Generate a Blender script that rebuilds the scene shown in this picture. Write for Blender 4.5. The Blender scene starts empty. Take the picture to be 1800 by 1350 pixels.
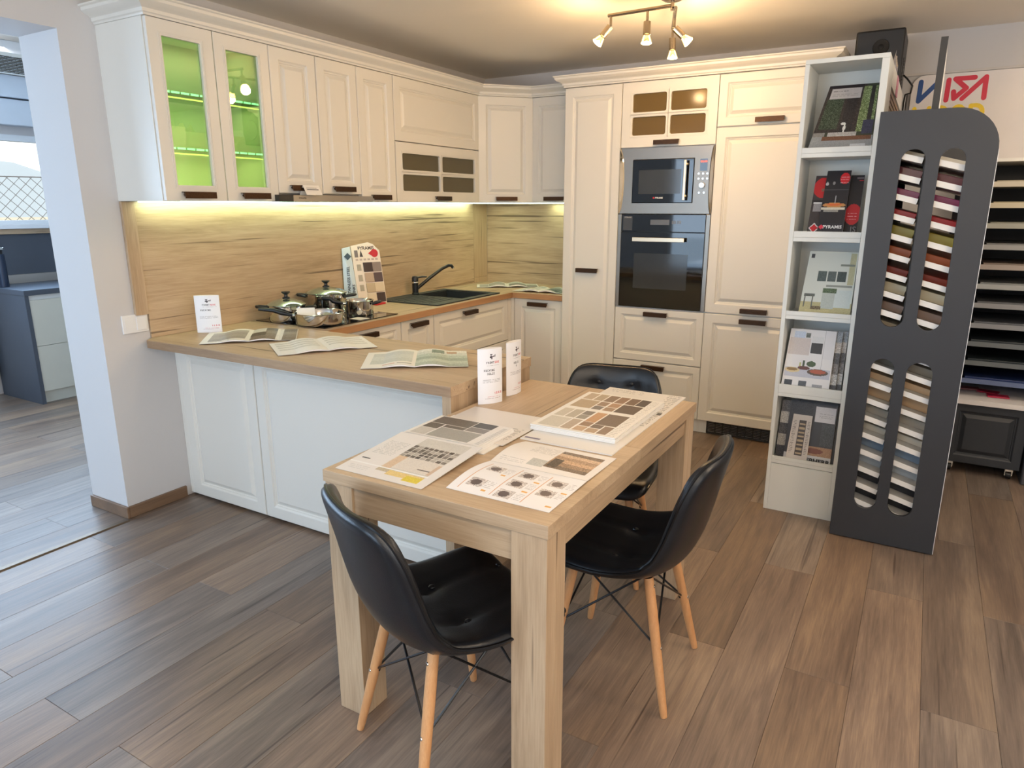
import bpy, bmesh, math, random
import numpy as np
from mathutils import Matrix, Vector
random.seed(7); rng = np.random.default_rng(5)
PI = math.pi
sc = bpy.context.scene
COL = sc.collection

# ------------------------------------------------------------------ camera, world, lights, exposure
def look_matrix(yaw, pit, rol):
    y, p, r = map(math.radians, (yaw, pit, rol))
    fw = Vector((-math.sin(y)*math.cos(p), math.cos(y)*math.cos(p), -math.sin(p)))
    rt = Vector((math.cos(y), math.sin(y), 0)); up = rt.cross(fw)
    r2 = rt*math.cos(r)+up*math.sin(r); u2 = up*math.cos(r)-rt*math.sin(r)
    return Matrix((r2, u2, -fw)).transposed().to_4x4()
cam_d = bpy.data.cameras.new('camera'); cam = bpy.data.objects.new('camera', cam_d); COL.objects.link(cam)
cam_d.sensor_width = 36; cam_d.lens = 36*1220.16/1800; cam_d.clip_start = .05
cam.matrix_world = Matrix.Translation((3.157, -4.966, 1.458)) @ look_matrix(30.402, 14.394, -.048)
sc.camera = cam
sc.view_settings.view_transform = 'Standard'; sc.view_settings.look = 'None'
sc.view_settings.gamma = 1; sc.view_settings.use_curve_mapping = False
sc.view_settings.exposure = 0.12
sc.cycles.max_bounces = 8; sc.cycles.sample_clamp_indirect = 6
w = bpy.data.worlds.new('overcast sky'); sc.world = w; w.use_nodes = True
nt = w.node_tree; bg = nt.nodes['Background']
sky = nt.nodes.new('ShaderNodeTexNoise'); sky.inputs['Scale'].default_value = 1.5
rp = nt.nodes.new('ShaderNodeValToRGB'); rp.color_ramp.elements[0].color = (.80, .90, 1, 1); rp.color_ramp.elements[1].color = (.95, .98, 1, 1)
nt.links.new(sky.outputs['Fac'], rp.inputs[0]); nt.links.new(rp.outputs[0], bg.inputs[0]); bg.inputs[1].default_value = 2.2
def area(name, loc, rot, sx, sy, power, color, spread=PI):
    l = bpy.data.lights.new(name, 'AREA'); l.shape = 'RECTANGLE'; l.size = sx; l.size_y = sy; l.energy = power; l.color = color; l.spread = spread
    o = bpy.data.objects.new(name, l); o.location = loc; o.rotation_euler = rot; COL.objects.link(o); return o
COOL = (.50, .72, 1.0); WARM = (1.0, .66, .34)
area('daylight_front_window', (.9, -7.42, 1.45), (PI/2, 0, 0), 2.6, 1.9, 58, COOL)
area('daylight_right_window', (4.58, -5.6, 1.45), (PI/2, 0, PI/2), 2.4, 1.9, 22, (1.0, .92, .82))
area('daylight_far_left_window', (-3.0, -3.8, 1.66), (PI/2, 0, -PI/2), 4.4, .64, 120, COOL)
area('ceiling_fill_right', (4.0, -1.5, 2.40), (0, 0, 0), .9, 1.2, 12, (1.0, .84, .66))  # unseen fill under the ceiling, added to brighten the right back wall
def fill_point(name, loc, power):
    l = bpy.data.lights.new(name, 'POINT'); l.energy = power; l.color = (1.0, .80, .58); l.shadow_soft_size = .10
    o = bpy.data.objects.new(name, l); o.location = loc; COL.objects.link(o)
fill_point('fill_light', (2.9, -4.6, 1.85), 19); fill_point('fill_light', (4.0, -5.4, 1.95), 18); fill_point('fill_light', (4.25, -2.8, 1.95), 26)  # warm fills without fixtures, out of view, added to brighten ceiling and room
area('other_room_ceiling_panel', (-1.7, -2.9, 2.38), (0, 0, 0), .6, .6, 7, (.95, .95, .95))
BULB_W = 6.0; SPILL_W = 4.6

# ------------------------------------------------------------------ helpers
WM = {}
def wm(o): return WM[o.name] if o is not None else Matrix.Identity(4)
def s2l(c):
    c = np.asarray(c, float)/255.; return np.where(c <= .04045, c/12.92, ((c+.055)/1.055)**2.4)
def lin(c): return tuple(float(x) for x in s2l(c))+(1.,)
def tag(o, label=None, cat=None, group=None, kind=None):
    if label: o['label'] = label
    if cat: o['category'] = cat
    if group: o['group'] = group
    if kind: o['kind'] = kind
    return o
def empty(name, loc=(0, 0, 0), label=None, cat=None, group=None, kind=None, rz=0, parent=None, mat=None):
    o = bpy.data.objects.new(name, None); COL.objects.link(o); o.empty_display_size = .05
    M = mat if mat is not None else Matrix.Translation(loc) @ Matrix.Rotation(rz, 4, 'Z')
    o.matrix_basis = M; o.parent = parent; WM[o.name] = wm(parent) @ M
    return tag(o, label, cat, group, kind)
class B:
    def __init__(s, xf=None): s.v = []; s.f = []; s.mi = []; s.xf = xf or Matrix.Identity(4); s.m = 0
    def add(s, vs, fs):
        n = len(s.v); s.v += [tuple(s.xf @ Vector(v)) for v in vs]; s.f += [[n+i for i in f] for f in fs]; s.mi += [s.m]*len(fs); return s
    def box(s, x0, x1, y0, y1, z0, z1):
        if x0 > x1: x0, x1 = x1, x0
        if y0 > y1: y0, y1 = y1, y0
        if z0 > z1: z0, z1 = z1, z0
        return s.add([(x0,y0,z0),(x1,y0,z0),(x1,y1,z0),(x0,y1,z0),(x0,y0,z1),(x1,y0,z1),(x1,y1,z1),(x0,y1,z1)],
                     [(0,3,2,1),(4,5,6,7),(0,1,5,4),(1,2,6,5),(2,3,7,6),(3,0,4,7)])
    def quad(s, a, b, c, d): return s.add([a, b, c, d], [(0, 1, 2, 3)])
    def prism(s, pts, axis, a, b):
        k = 'xyz'.index(axis)
        def P(p, h):
            q = list(p); q.insert(k, h); return tuple(q)
        n = len(pts)
        area2 = sum(pts[i][0]*pts[(i+1) % n][1]-pts[(i+1) % n][0]*pts[i][1] for i in range(n))
        if (area2 < 0) != (axis == 'y'): pts = pts[::-1]
        if a > b: a, b = b, a
        vs = [P(p, a) for p in pts]+[P(p, b) for p in pts]
        return s.add(vs, [tuple(range(n-1, -1, -1)), tuple(range(n, 2*n))]+[(i, (i+1) % n, n+(i+1) % n, n+i) for i in range(n)])
    def cyl(s, p0, p1, r0, r1=None, n=16, caps=True):
        r1 = r0 if r1 is None else r1; p0 = Vector(p0); p1 = Vector(p1); d = (p1-p0).normalized()
        a = d.orthogonal().normalized(); b = d.cross(a)
        vs = [tuple(p+(a*math.cos(t)+b*math.sin(t))*r) for p, r in ((p0, r0), (p1, r1)) for t in [2*PI*i/n for i in range(n)]]
        fs = [(i, (i+1) % n, n+(i+1) % n, n+i) for i in range(n)]
        if caps: fs += [tuple(range(n-1, -1, -1)), tuple(range(n, 2*n))]
        return s.add(vs, fs)
    def lathe(s, prof, c=(0, 0, 0), n=32, axis=(0, 0, 1), a0=0):
        d = Vector(axis).normalized(); a = Vector((1, 0, 0)) if abs(d.z) > .9 else d.orthogonal().normalized(); b = d.cross(a); c = Vector(c)
        vs = []; fs = []
        for r, z in prof:
            for i in range(n):
                t = a0+2*PI*i/n; vs.append(tuple(c+d*z+(a*math.cos(t)+b*math.sin(t))*max(r, 1e-5)))
        for k in range(len(prof)-1):
            for i in range(n): fs.append((k*n+i, k*n+(i+1) % n, (k+1)*n+(i+1) % n, (k+1)*n+i))
        return s.add(vs, fs)
    def tube(s, pts, r, n=8, close=False):
        pts = [Vector(p) for p in pts]; rs = r if isinstance(r, (list, tuple)) else [r]*len(pts); vs = []; fs = []; ref = None
        for i, p in enumerate(pts):
            d = (pts[min(i+1, len(pts)-1)]-pts[max(i-1, 0)]).normalized()
            if ref is None or abs(ref.dot(d)) > .98: ref = d.orthogonal().normalized()
            a = (ref-d*ref.dot(d)).normalized(); ref = a; b = d.cross(a)
            vs += [tuple(p+(a*math.cos(2*PI*k/n)+b*math.sin(2*PI*k/n))*rs[i]) for k in range(n)]
        for i in range(len(pts)-1):
            for k in range(n): fs.append((i*n+k, i*n+(k+1) % n, (i+1)*n+(k+1) % n, (i+1)*n+k))
        fs += [tuple(range(n-1, -1, -1)), tuple(range((len(pts)-1)*n, len(pts)*n))]
        return s.add(vs, fs)
    def rings(s, rs, x0=0, z0=0):
        # concentric rectangles in local xz, bulging to -y : list of (rect(x0,x1,z0,z1), y)
        vs = []; fs = []
        for (a, b, c, d), y in rs: vs += [(a, y, c), (b, y, c), (b, y, d), (a, y, d)]
        for k in range(len(rs)-1):
            for i in range(4): fs.append((k*4+i, k*4+(i+1) % 4, k*4+4+(i+1) % 4, k*4+4+i))
        n = len(rs)*4; fs.append((n-4, n-3, n-2, n-1)); fs.append((3, 2, 1, 0))
        return s.add(vs, fs)
    def plate(s, outer, holes, y0, y1):
        # flat plate in local xz with holes, thickness from y0 (front) to y1 (back)
        bm = bmesh.new(); loops = []
        for pts in [outer]+holes:
            vs = [bm.verts.new((p[0], 0, p[1])) for p in pts]; loops.append(vs)
            for i in range(len(vs)): bm.edges.new((vs[i], vs[(i+1) % len(vs)]))
        bmesh.ops.triangle_fill(bm, use_beauty=True, use_dissolve=False, edges=bm.edges[:])
        bm.verts.index_update(); bm.normal_update(); n = len(bm.verts)
        co = [tuple(v.co) for v in bm.verts]
        tri = []
        for f in bm.faces:
            ix = [v.index for v in f.verts]
            if f.normal.y > 0: ix = ix[::-1]
            tri.append(ix)
        vs = [(x, y0, z) for x, _, z in co]+[(x, y1, z) for x, _, z in co]
        fs = [tuple(t) for t in tri]+[tuple(n+i for i in t[::-1]) for t in tri]
        for k, L in enumerate(loops):
            ix = [v.index for v in L]; P = [outer]+holes; pts = P[k]
            A = sum(pts[i][0]*pts[(i+1) % len(pts)][1]-pts[(i+1) % len(pts)][0]*pts[i][1] for i in range(len(pts)))
            if (A > 0) != (k == 0): ix = ix[::-1]
            for i in range(len(ix)):
                a, b = ix[i], ix[(i+1) % len(ix)]; fs.append((b, a, n+a, n+b))
        bm.free(); return s.add(vs, fs)
    def obj(s, name, mat, parent=None, bevel=0, seg=2, smooth=False, local=False, origin=None, tagged=None):
        me = bpy.data.meshes.new(name)
        P = wm(parent); T = Matrix.Identity(4)
        if not local:
            if origin is not None: T = P.inverted() @ Matrix.Translation(origin)
            inv = (P @ T).inverted(); vs = [tuple(inv @ Vector(v)) for v in s.v]
        else:
            vs = s.v
            if origin is not None: T = Matrix.Translation(origin)
        me.from_pydata(vs, [], s.f); me.validate()
        for m in (mat if isinstance(mat, (list, tuple)) else [mat]): me.materials.append(m)
        if isinstance(mat, (list, tuple)): me.polygons.foreach_set('material_index', s.mi)
        if smooth:
            me.polygons.foreach_set('use_smooth', [True]*len(me.polygons))
            me.set_sharp_from_angle(angle=smooth if isinstance(smooth, float) else .6)
        o = bpy.data.objects.new(name, me); COL.objects.link(o); o.parent = parent; o.matrix_basis = T; WM[o.name] = P @ T
        if bevel:
            b = o.modifiers.new('bevel', 'BEVEL'); b.width = bevel; b.segments = seg; b.limit_method = 'ANGLE'; b.angle_limit = .6
        return o
def inst(src, name, parent, M):
    """copy of an object (sharing its mesh) with matrix M in the parent's frame"""
    o = src.copy(); o.name = name; COL.objects.link(o); o.parent = parent; o.matrix_basis = M; WM[o.name] = wm(parent) @ M; return o
def copy_tree(root, label=None, M=None):
    c = root.copy(); COL.objects.link(c); WM[c.name] = M if M is not None else wm(root)
    if M is not None: c.matrix_basis = M
    if label: c['label'] = label
    def rec(a, b):
        for ch in list(a.children):
            d = ch.copy(); COL.objects.link(d); d.parent = b; WM[d.name] = wm(b) @ d.matrix_basis; rec(ch, d)
    rec(root, c); return c
def stadium(cx, hw, z0, z1, n=10):
    p = [(cx+hw*math.cos(t), z1-hw+hw*math.sin(t)) for t in [PI*i/n for i in range(n+1)]]
    p += [(cx+hw*math.cos(t), z0+hw+hw*math.sin(t)) for t in [PI+PI*i/n for i in range(n+1)]]
    return p
def rrect(x0, x1, z0, z1, r, n=4):
    p = []
    for cx, cz, a in ((x1-r, z0+r, -PI/2), (x1-r, z1-r, 0), (x0+r, z1-r, PI/2), (x0+r, z0+r, PI)):
        p += [(cx+r*math.cos(a+PI/2*i/n), cz+r*math.sin(a+PI/2*i/n)) for i in range(n+1)]
    return p

# ------------------------------------------------------------------ materials
MC = {}
def N(nt, t, **k):
    n = nt.nodes.new(t)
    for a, b in k.items():
        if a in n.inputs: n.inputs[a].default_value = b
        else: setattr(n, a, b)
    return n
def base_mat(name):
    m = bpy.data.materials.new(name); m.use_nodes = True
    return m, m.node_tree, m.node_tree.nodes['Principled BSDF']
def paint(c, rough=.5, metal=0., var=.04, scale=9., bump=0., bscale=120., coat=0., name=None, spec=.5):
    key = ('p', tuple(c), rough, metal, var, scale, bump, bscale, coat, spec)
    if key in MC: return MC[key]
    m, nt, p = base_mat(name or 'paint'); MC[key] = m
    tc = N(nt, 'ShaderNodeTexCoord'); no = N(nt, 'ShaderNodeTexNoise', Scale=scale, Detail=3.)
    nt.links.new(tc.outputs['Object'], no.inputs['Vector'])
    mx = N(nt, 'ShaderNodeMix', data_type='RGBA'); L = lin(c)
    mx.inputs[6].default_value = tuple(x*(1-var) for x in L[:3])+(1,); mx.inputs[7].default_value = tuple(min(1, x*(1+var)) for x in L[:3])+(1,)
    nt.links.new(no.outputs['Fac'], mx.inputs[0]); nt.links.new(mx.outputs[2], p.inputs['Base Color'])
    p.inputs['Roughness'].default_value = rough; p.inputs['Metallic'].default_value = metal; p.inputs['Coat Weight'].default_value = coat
    p.inputs['Specular IOR Level'].default_value = spec
    if bump:
        n2 = N(nt, 'ShaderNodeTexNoise', Scale=bscale, Detail=4.); nt.links.new(tc.outputs['Object'], n2.inputs['Vector'])
        bu = N(nt, 'ShaderNodeBump', Strength=bump, Distance=.002); nt.links.new(n2.outputs['Fac'], bu.inputs['Height']); nt.links.new(bu.outputs[0], p.inputs['Normal'])
    return m
def emit(c, strength, name='light'):
    m, nt, p = base_mat(name); p.inputs['Base Color'].default_value = lin(c)
    p.inputs['Emission Color'].default_value = lin(c); p.inputs['Emission Strength'].default_value = strength; return m
def brushed(c, axis, rough=.32, name='brushed steel'):
    key = ('b', tuple(c), axis, rough)
    if key in MC: return MC[key]
    m, nt, p = base_mat(name); MC[key] = m
    tc = N(nt, 'ShaderNodeTexCoord'); mp = N(nt, 'ShaderNodeMapping'); s = [300., 300., 300.]; s['XYZ'.index(axis)] = 3.; mp.inputs['Scale'].default_value = s
    no = N(nt, 'ShaderNodeTexNoise', Scale=1., Detail=2.); nt.links.new(tc.outputs['Object'], mp.inputs[0]); nt.links.new(mp.outputs[0], no.inputs['Vector'])
    bu = N(nt, 'ShaderNodeBump', Strength=.12, Distance=.0005); nt.links.new(no.outputs['Fac'], bu.inputs['Height']); nt.links.new(bu.outputs[0], p.inputs['Normal'])
    p.inputs['Base Color'].default_value = lin(c); p.inputs['Metallic'].default_value = 1; p.inputs['Roughness'].default_value = rough; return m
def glass(c, alpha_mix=.9, rough=.0, name='glass'):
    # thin pane: mostly clear, with a glossy reflection
    m, nt, p = base_mat(name); nt.nodes.remove(p); out = nt.nodes['Material Output']
    tr = N(nt, 'ShaderNodeBsdfTransparent'); tr.inputs[0].default_value = lin(c); gl = N(nt, 'ShaderNodeBsdfGlossy'); gl.inputs['Roughness'].default_value = rough
    fr = N(nt, 'ShaderNodeFresnel', IOR=1.5); mx = N(nt, 'ShaderNodeMixShader'); ad = N(nt, 'ShaderNodeMath', operation='ADD'); ad.inputs[1].default_value = 1-alpha_mix
    nt.links.new(fr.outputs[0], ad.inputs[0]); nt.links.new(ad.outputs[0], mx.inputs[0]); nt.links.new(tr.outputs[0], mx.inputs[1]); nt.links.new(gl.outputs[0], mx.inputs[2]); nt.links.new(mx.outputs[0], out.inputs[0]); return m
def satin(c, d, f):
    # tinted ornamental glass: part clear, part scattering
    m, nt, p = base_mat('satin glass'); out = nt.nodes['Material Output']; p.inputs['Base Color'].default_value = lin(d); p.inputs['Roughness'].default_value = .12
    tr = N(nt, 'ShaderNodeBsdfTransparent'); tr.inputs[0].default_value = lin(c); mx = N(nt, 'ShaderNodeMixShader'); mx.inputs[0].default_value = f
    nt.links.new(tr.outputs[0], mx.inputs[1]); nt.links.new(p.outputs[0], mx.inputs[2]); nt.links.new(mx.outputs[0], out.inputs[0]); return m
def wood(name, dark, mid, light, axis='X', scale=1., crack=.0, rough=.45, rnd=False, bump=.08, crack_c=(70, 50, 35)):
    key = ('w', name, axis)
    if key in MC: return MC[key]
    m, nt, p = base_mat(name); MC[key] = m; Lk = nt.links.new
    tc = N(nt, 'ShaderNodeTexCoord'); vec = tc.outputs['Object']
    if rnd:
        oi = N(nt, 'ShaderNodeObjectInfo'); mu = N(nt, 'ShaderNodeMath', operation='MULTIPLY'); mu.inputs[1].default_value = 61.
        Lk(oi.outputs['Random'], mu.inputs[0]); cb = N(nt, 'ShaderNodeCombineXYZ')
        for i in range(3): Lk(mu.outputs[0], cb.inputs[i])
        av = N(nt, 'ShaderNodeVectorMath', operation='ADD'); Lk(vec, av.inputs[0]); Lk(cb.outputs[0], av.inputs[1]); vec = av.outputs[0]
    def stretched(along, across, sc_, det, dist=0.):
        mp = N(nt, 'ShaderNodeMapping'); s = [across*scale]*3; s['XYZ'.index(axis)] = along*scale; mp.inputs['Scale'].default_value = s
        no = N(nt, 'ShaderNodeTexNoise', Scale=sc_, Detail=det, Distortion=dist); no.inputs['Roughness'].default_value = .6
        Lk(vec, mp.inputs[0]); Lk(mp.outputs[0], no.inputs['Vector']); return no.outputs['Fac']
    big = stretched(.35, 2.2, 2.2, 3., .6); med = stretched(.6, 9., 3., 5., 1.2); fine = stretched(3., 70., 3., 3.)
    def mixf(a, b, f):
        x = N(nt, 'ShaderNodeMix'); x.inputs[0].default_value = f; Lk(a, x.inputs[2]); Lk(b, x.inputs[3]); return x.outputs[0]
    f = mixf(mixf(big, med, .42), fine, .22 if rnd else .26)
    rp = N(nt, 'ShaderNodeValToRGB'); e = rp.color_ramp.elements; e[0].position = .34; e[0].color = lin(dark); e[1].position = .66; e[1].color = lin(light)
    k = e.new(.5); k.color = lin(mid); Lk(f, rp.inputs[0]); col = rp.outputs[0]
    if crack:
        c1 = stretched(.55, 26., 1.5, 2.5, .25); r2 = N(nt, 'ShaderNodeValToRGB'); q = r2.color_ramp.elements; q[0].position = .655-crack*.05; q[0].color = (0, 0, 0, 1); q[1].position = q[0].position+.05; q[1].color = (.75, .75, .75, 1)
        Lk(c1, r2.inputs[0]); mx = N(nt, 'ShaderNodeMix', data_type='RGBA'); Lk(r2.outputs[0], mx.inputs[0]); Lk(col, mx.inputs[6]); mx.inputs[7].default_value = lin(crack_c); col = mx.outputs[2]
    if rnd:
        hs = N(nt, 'ShaderNodeHueSaturation'); mr = N(nt, 'ShaderNodeMapRange'); mr.inputs[3].default_value = .88; mr.inputs[4].default_value = 1.32
        Lk(oi.outputs['Random'], mr.inputs[0]); Lk(mr.outputs[0], hs.inputs['Value'])
        wn = N(nt, 'ShaderNodeTexWhiteNoise', noise_dimensions='1D'); Lk(mu.outputs[0], wn.inputs['W']); m2 = N(nt, 'ShaderNodeMapRange'); m2.inputs[3].default_value = .55; m2.inputs[4].default_value = .98
        Lk(wn.outputs['Value'], m2.inputs[0]); Lk(m2.outputs[0], hs.inputs['Saturation']); Lk(col, hs.inputs['Color']); col = hs.outputs[0]
    Lk(col, p.inputs['Base Color']); p.inputs['Roughness'].default_value = rough
    rr = N(nt, 'ShaderNodeMapRange'); rr.inputs[3].default_value = rough-.06; rr.inputs[4].default_value = rough+.1; Lk(fine, rr.inputs[0]); Lk(rr.outputs[0], p.inputs['Roughness'])
    if bump:
        bu = N(nt, 'ShaderNodeBump', Strength=bump, Distance=.002); Lk(fine, bu.inputs['Height']); Lk(bu.outputs[0], p.inputs['Normal'])
    return m
m, nt, p = base_mat('printed paper'); at = N(nt, 'ShaderNodeAttribute', attribute_name='print'); nt.links.new(at.outputs['Color'], p.inputs['Base Color']); p.inputs['Roughness'].default_value = .38
PRINT = m
TABLEX = wood('table oak grain x', (158, 133, 104), (186, 160, 130), (206, 183, 152), 'X', 1., 0, .42)
TABLEY = wood('table oak grain y', (158, 133, 104), (186, 160, 130), (206, 183, 152), 'Y', 1., .25, .42)
OAKX = wood('oak laminate grain x', (158, 133, 104), (186, 160, 130), (206, 183, 152), 'X', 1., .42, .42)
OAKY = wood('oak laminate grain y', (158, 133, 104), (186, 160, 130), (206, 183, 152), 'Y', 1., .42, .42)
OAKZ = wood('oak laminate grain z', (158, 133, 104), (186, 160, 130), (206, 183, 152), 'Z', 1., .42, .42)
EDGE = wood('brown worktop edging', (150, 110, 74), (172, 128, 88), (186, 142, 100), 'Y', 1., 0, .4)
EDGEX = wood('brown worktop edging', (150, 110, 74), (172, 128, 88), (186, 142, 100), 'X', 1., 0, .4)
CORE = wood('worktop edge grain', (140, 112, 86), (165, 136, 106), (182, 155, 124), 'X', 1.4, 0, .5)
FLOORM = wood('floor plank oak', (84, 68, 58), (118, 97, 80), (150, 124, 97), 'Y', 1., .12, .36, rnd=True, bump=.06, crack_c=(70, 52, 42))
SKIRT = wood('skirting oak', (100, 78, 60), (120, 94, 72), (136, 108, 84), 'Y', 1., 0, .4)
BEECH = wood('beech leg', (196, 140, 92), (210, 156, 106), (222, 172, 124), 'Z', 2., 0, .35, bump=.02)
WALLM = paint((208, 206, 206), .85, var=.015, scale=2, bump=.15, bscale=90, name='wall plaster')
CEILM = paint((240, 234, 224), .9, var=.015, scale=2, bump=.1, bscale=80, name='ceiling plaster')
CREAM = paint((226, 222, 213), .38, var=.012, scale=3, name='cream lacquer')
CARC = paint((236, 234, 228), .5, var=.012, name='white melamine')
BRONZE = paint((72, 52, 38), .38, .85, var=.35, scale=160, bump=.6, bscale=160, name='hammered bronze')
BLACKM = paint((22, 22, 24), .3, .2, name='black metal')
CHROME = paint((225, 222, 216), .08, 1., var=.01, name='chrome')
STEEL = brushed((150, 143, 134), 'X', .36); STEELY = brushed((196, 190, 182), 'Y', .28)
BGLASS = paint((6, 7, 9), .04, 0, var=.0, coat=.6, name='black glass')
PLASTB = paint((20, 21, 24), .45, name='black plastic')
WHITEP = paint((236, 236, 236), .5, var=.01, name='white plastic')
PAPER = paint((236, 232, 226), .55, var=.01, name='white paper')
ANTH = paint((50, 52, 57), .5, var=.03, name='anthracite lacquer')

# painted paper -----------------------------------------------------------------
class Cv:
    """a little colour grid that becomes a printed sheet: one mesh face per cell"""
    def __init__(s, w, h, c=(238, 234, 228)): s.w = w; s.h = h; s.a = np.zeros((h, w, 3)); s.a[:] = c
    def R(s, x0, y0, x1, y1, c, noise=0, fine=False):   # fractions, y up
        i0, i1 = int(round(y0*s.h)), max(int(round(y1*s.h)), int(round(y0*s.h))+1); j0, j1 = int(round(x0*s.w)), max(int(round(x1*s.w)), int(round(x0*s.w))+1)
        s.a[i0:i1, j0:j1] = c
        if noise: s.a[i0:i1, j0:j1] += rng.normal(0, noise, s.a[i0:i1, j0:j1].shape[:2]+(1,))
        return s
    def D(s, cx, cy, rx, ry, c):
        Y, X = np.mgrid[0:s.h, 0:s.w]; k = (((X+.5)/s.w-cx)/rx)**2+(((Y+.5)/s.h-cy)/ry)**2 < 1; s.a[k] = c; return s
    def K(s, cx, cy, rx, ry, c):
        Y, X = np.mgrid[0:s.h, 0:s.w]; s.a[abs((X+.5)/s.w-cx)/rx+abs((Y+.5)/s.h-cy)/ry < 1] = c; return s
    def text(s, x0, x1, y, c=(120, 116, 112), rows=1, dy=.03):
        for r in range(rows):
            i = int((y-r*dy)*s.h)
            if 0 <= i < s.h:
                for j in range(int(x0*s.w), int(x1*s.w)):
                    if rng.random() < .75: s.a[i, j] = s.a[i, j]*.35+np.array(c)*.65
        return s
def sheet(name, parent, surf, cv, origin=None):
    h, w_ = cv.h, cv.w
    V, U = np.mgrid[0:h+1, 0:w_+1]; P = np.array([surf(u, v) for u, v in zip((U/w_).ravel(), (V/h).ravel())])
    inv = np.array(wm(parent).inverted()); P = P@inv[:3, :3].T+inv[:3, 3]
    ii, jj = np.mgrid[0:h, 0:w_]; a = (ii*(w_+1)+jj).ravel(); F = np.stack([a, a+1, a+w_+2, a+w_+1], 1)
    me = bpy.data.meshes.new(name); me.from_pydata(P.tolist(), [], F.tolist()); me.materials.append(PRINT)
    ca = me.color_attributes.new('print', 'FLOAT_COLOR', 'CORNER')
    c = s2l(np.clip(cv.a, 0, 255)).reshape(-1, 3); c = np.concatenate([c, np.ones((len(c), 1))], 1); ca.data.foreach_set('color', np.repeat(c, 4, 0).ravel())
    o = bpy.data.objects.new(name, me); COL.objects.link(o); o.parent = parent; WM[o.name] = wm(parent)
    return o
TXM = {}
def text(s, parent, M, size, c, align='CENTER', name='lettering', ext=.0003, spacing=1., bold=0., sx=1.):
    cu = bpy.data.curves.new(name, 'FONT'); cu.body = s; cu.size = size; cu.align_x = align; cu.align_y = 'CENTER'; cu.extrude = ext; cu.resolution_u = 2
    cu.space_character = spacing; cu.offset = bold
    if c not in TXM: TXM[c] = paint(c, .5, var=.0, name='ink')
    cu.materials.append(TXM[c]); o = bpy.data.objects.new(name, cu); COL.objects.link(o); o.parent = parent
    o.matrix_basis = wm(parent).inverted() @ M @ Matrix.Diagonal((sx, 1, 1, 1)); return o
def frame(o, x, y):
    """matrix with local x along x, local y along y, z = x cross y, at o"""
    x = Vector(x).normalized(); y = Vector(y); z = x.cross(y).normalized(); y = z.cross(x)
    M = Matrix((x, y, z)).transposed().to_4x4(); M.translation = Vector(o); return M
FA = lambda x, y, z: Matrix.Translation((x, y, z)) @ Matrix.Rotation(PI/2, 4, 'Z')      # door frame on a +x facing front: local x -> +y, front -> +x
FB = lambda x, y, z: Matrix.Translation((x, y, z))                                       # on a -y facing front

# ================================================================== SETTING
ZC = 2.423
fl = empty('floor', (0, 0, 0), kind='structure')
B().box(-3.1, 4.6, -7.5, .0, -.06, -.012).obj('subfloor', paint((40, 34, 30), .9), fl)
PW = .1926; X0 = 3.314
pb = B().box(.0003, PW-.0003, .0004, 1.2956, -.012, 0); plank = None
for k in range(-34, 7):
    xa = X0+k*PW
    if xa > 4.6 or xa+PW < -3.1: continue
    yb = -2.825 if k % 2 == 0 else -2.15
    for n in range(-5, 4):
        ya = yb+n*1.296; y2 = ya+1.296
        if ya >= -.02 or y2 <= -7.4: continue
        cut = xa < -3.1 or xa+PW > 4.6 or ya < -7.5 or y2 > 0
        if cut:
            B().box(max(0, -3.1-xa)+.0006, min(PW, 4.6-xa)-.0006, max(0, -7.5-ya)+.0007, min(1.296, -ya)-.0007, -.012, 0).obj('plank', FLOORM, fl, local=True, origin=(xa, ya, 0))
        elif plank is None:
            plank = pb.obj('plank', FLOORM, fl, bevel=.0008, seg=1, local=True, origin=(xa, ya, 0))
        else: inst(plank, 'plank', fl, Matrix.Translation((xa, ya, 0)))
def struct(name, b, mat, **k): return tag(b.obj(name, mat, **k), kind='structure')
struct('ceiling', B().box(-3.1, 4.6, -7.5, 0, ZC, ZC+.1), CEILM)
wl = struct('wall_left', B().box(-.30, 0, -3.237, 0, 0, ZC).box(-.30, 0, -7.5, -3.237, 2.159, ZC), WALLM)
struct('wall_back', B().box(-3.1, 4.6, 0, .1, 0, ZC), WALLM)
struct('wall_right', B().box(4.6, 4.7, -7.5, 0, 0, .5).box(4.6, 4.7, -7.5, 0, 2.4, ZC).box(4.6, 4.7, -7.5, -6.8, .5, 2.4).box(4.6, 4.7, -4.4, 0, .5, 2.4), WALLM)
struct('wall_front', B().box(-3.2, 4.7, -7.6, -7.5, 0, .5).box(-3.2, 4.7, -7.6, -7.5, 2.4, ZC).box(-3.2, -.5, -7.6, -7.5, .5, 2.4).box(2.9, 4.7, -7.6, -7.5, .5, 2.4), WALLM)
struct('wall_far_left', B().box(-3.2, -3.1, -7.5, 0, 0, 1.30).box(-3.2, -3.1, -7.5, 0, 2.0, ZC).box(-3.2, -3.1, -1.3, 0, 1.3, 2.0).box(-3.2, -3.1, -7.5, -6.0, 1.3, 2.0), WALLM)
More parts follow.
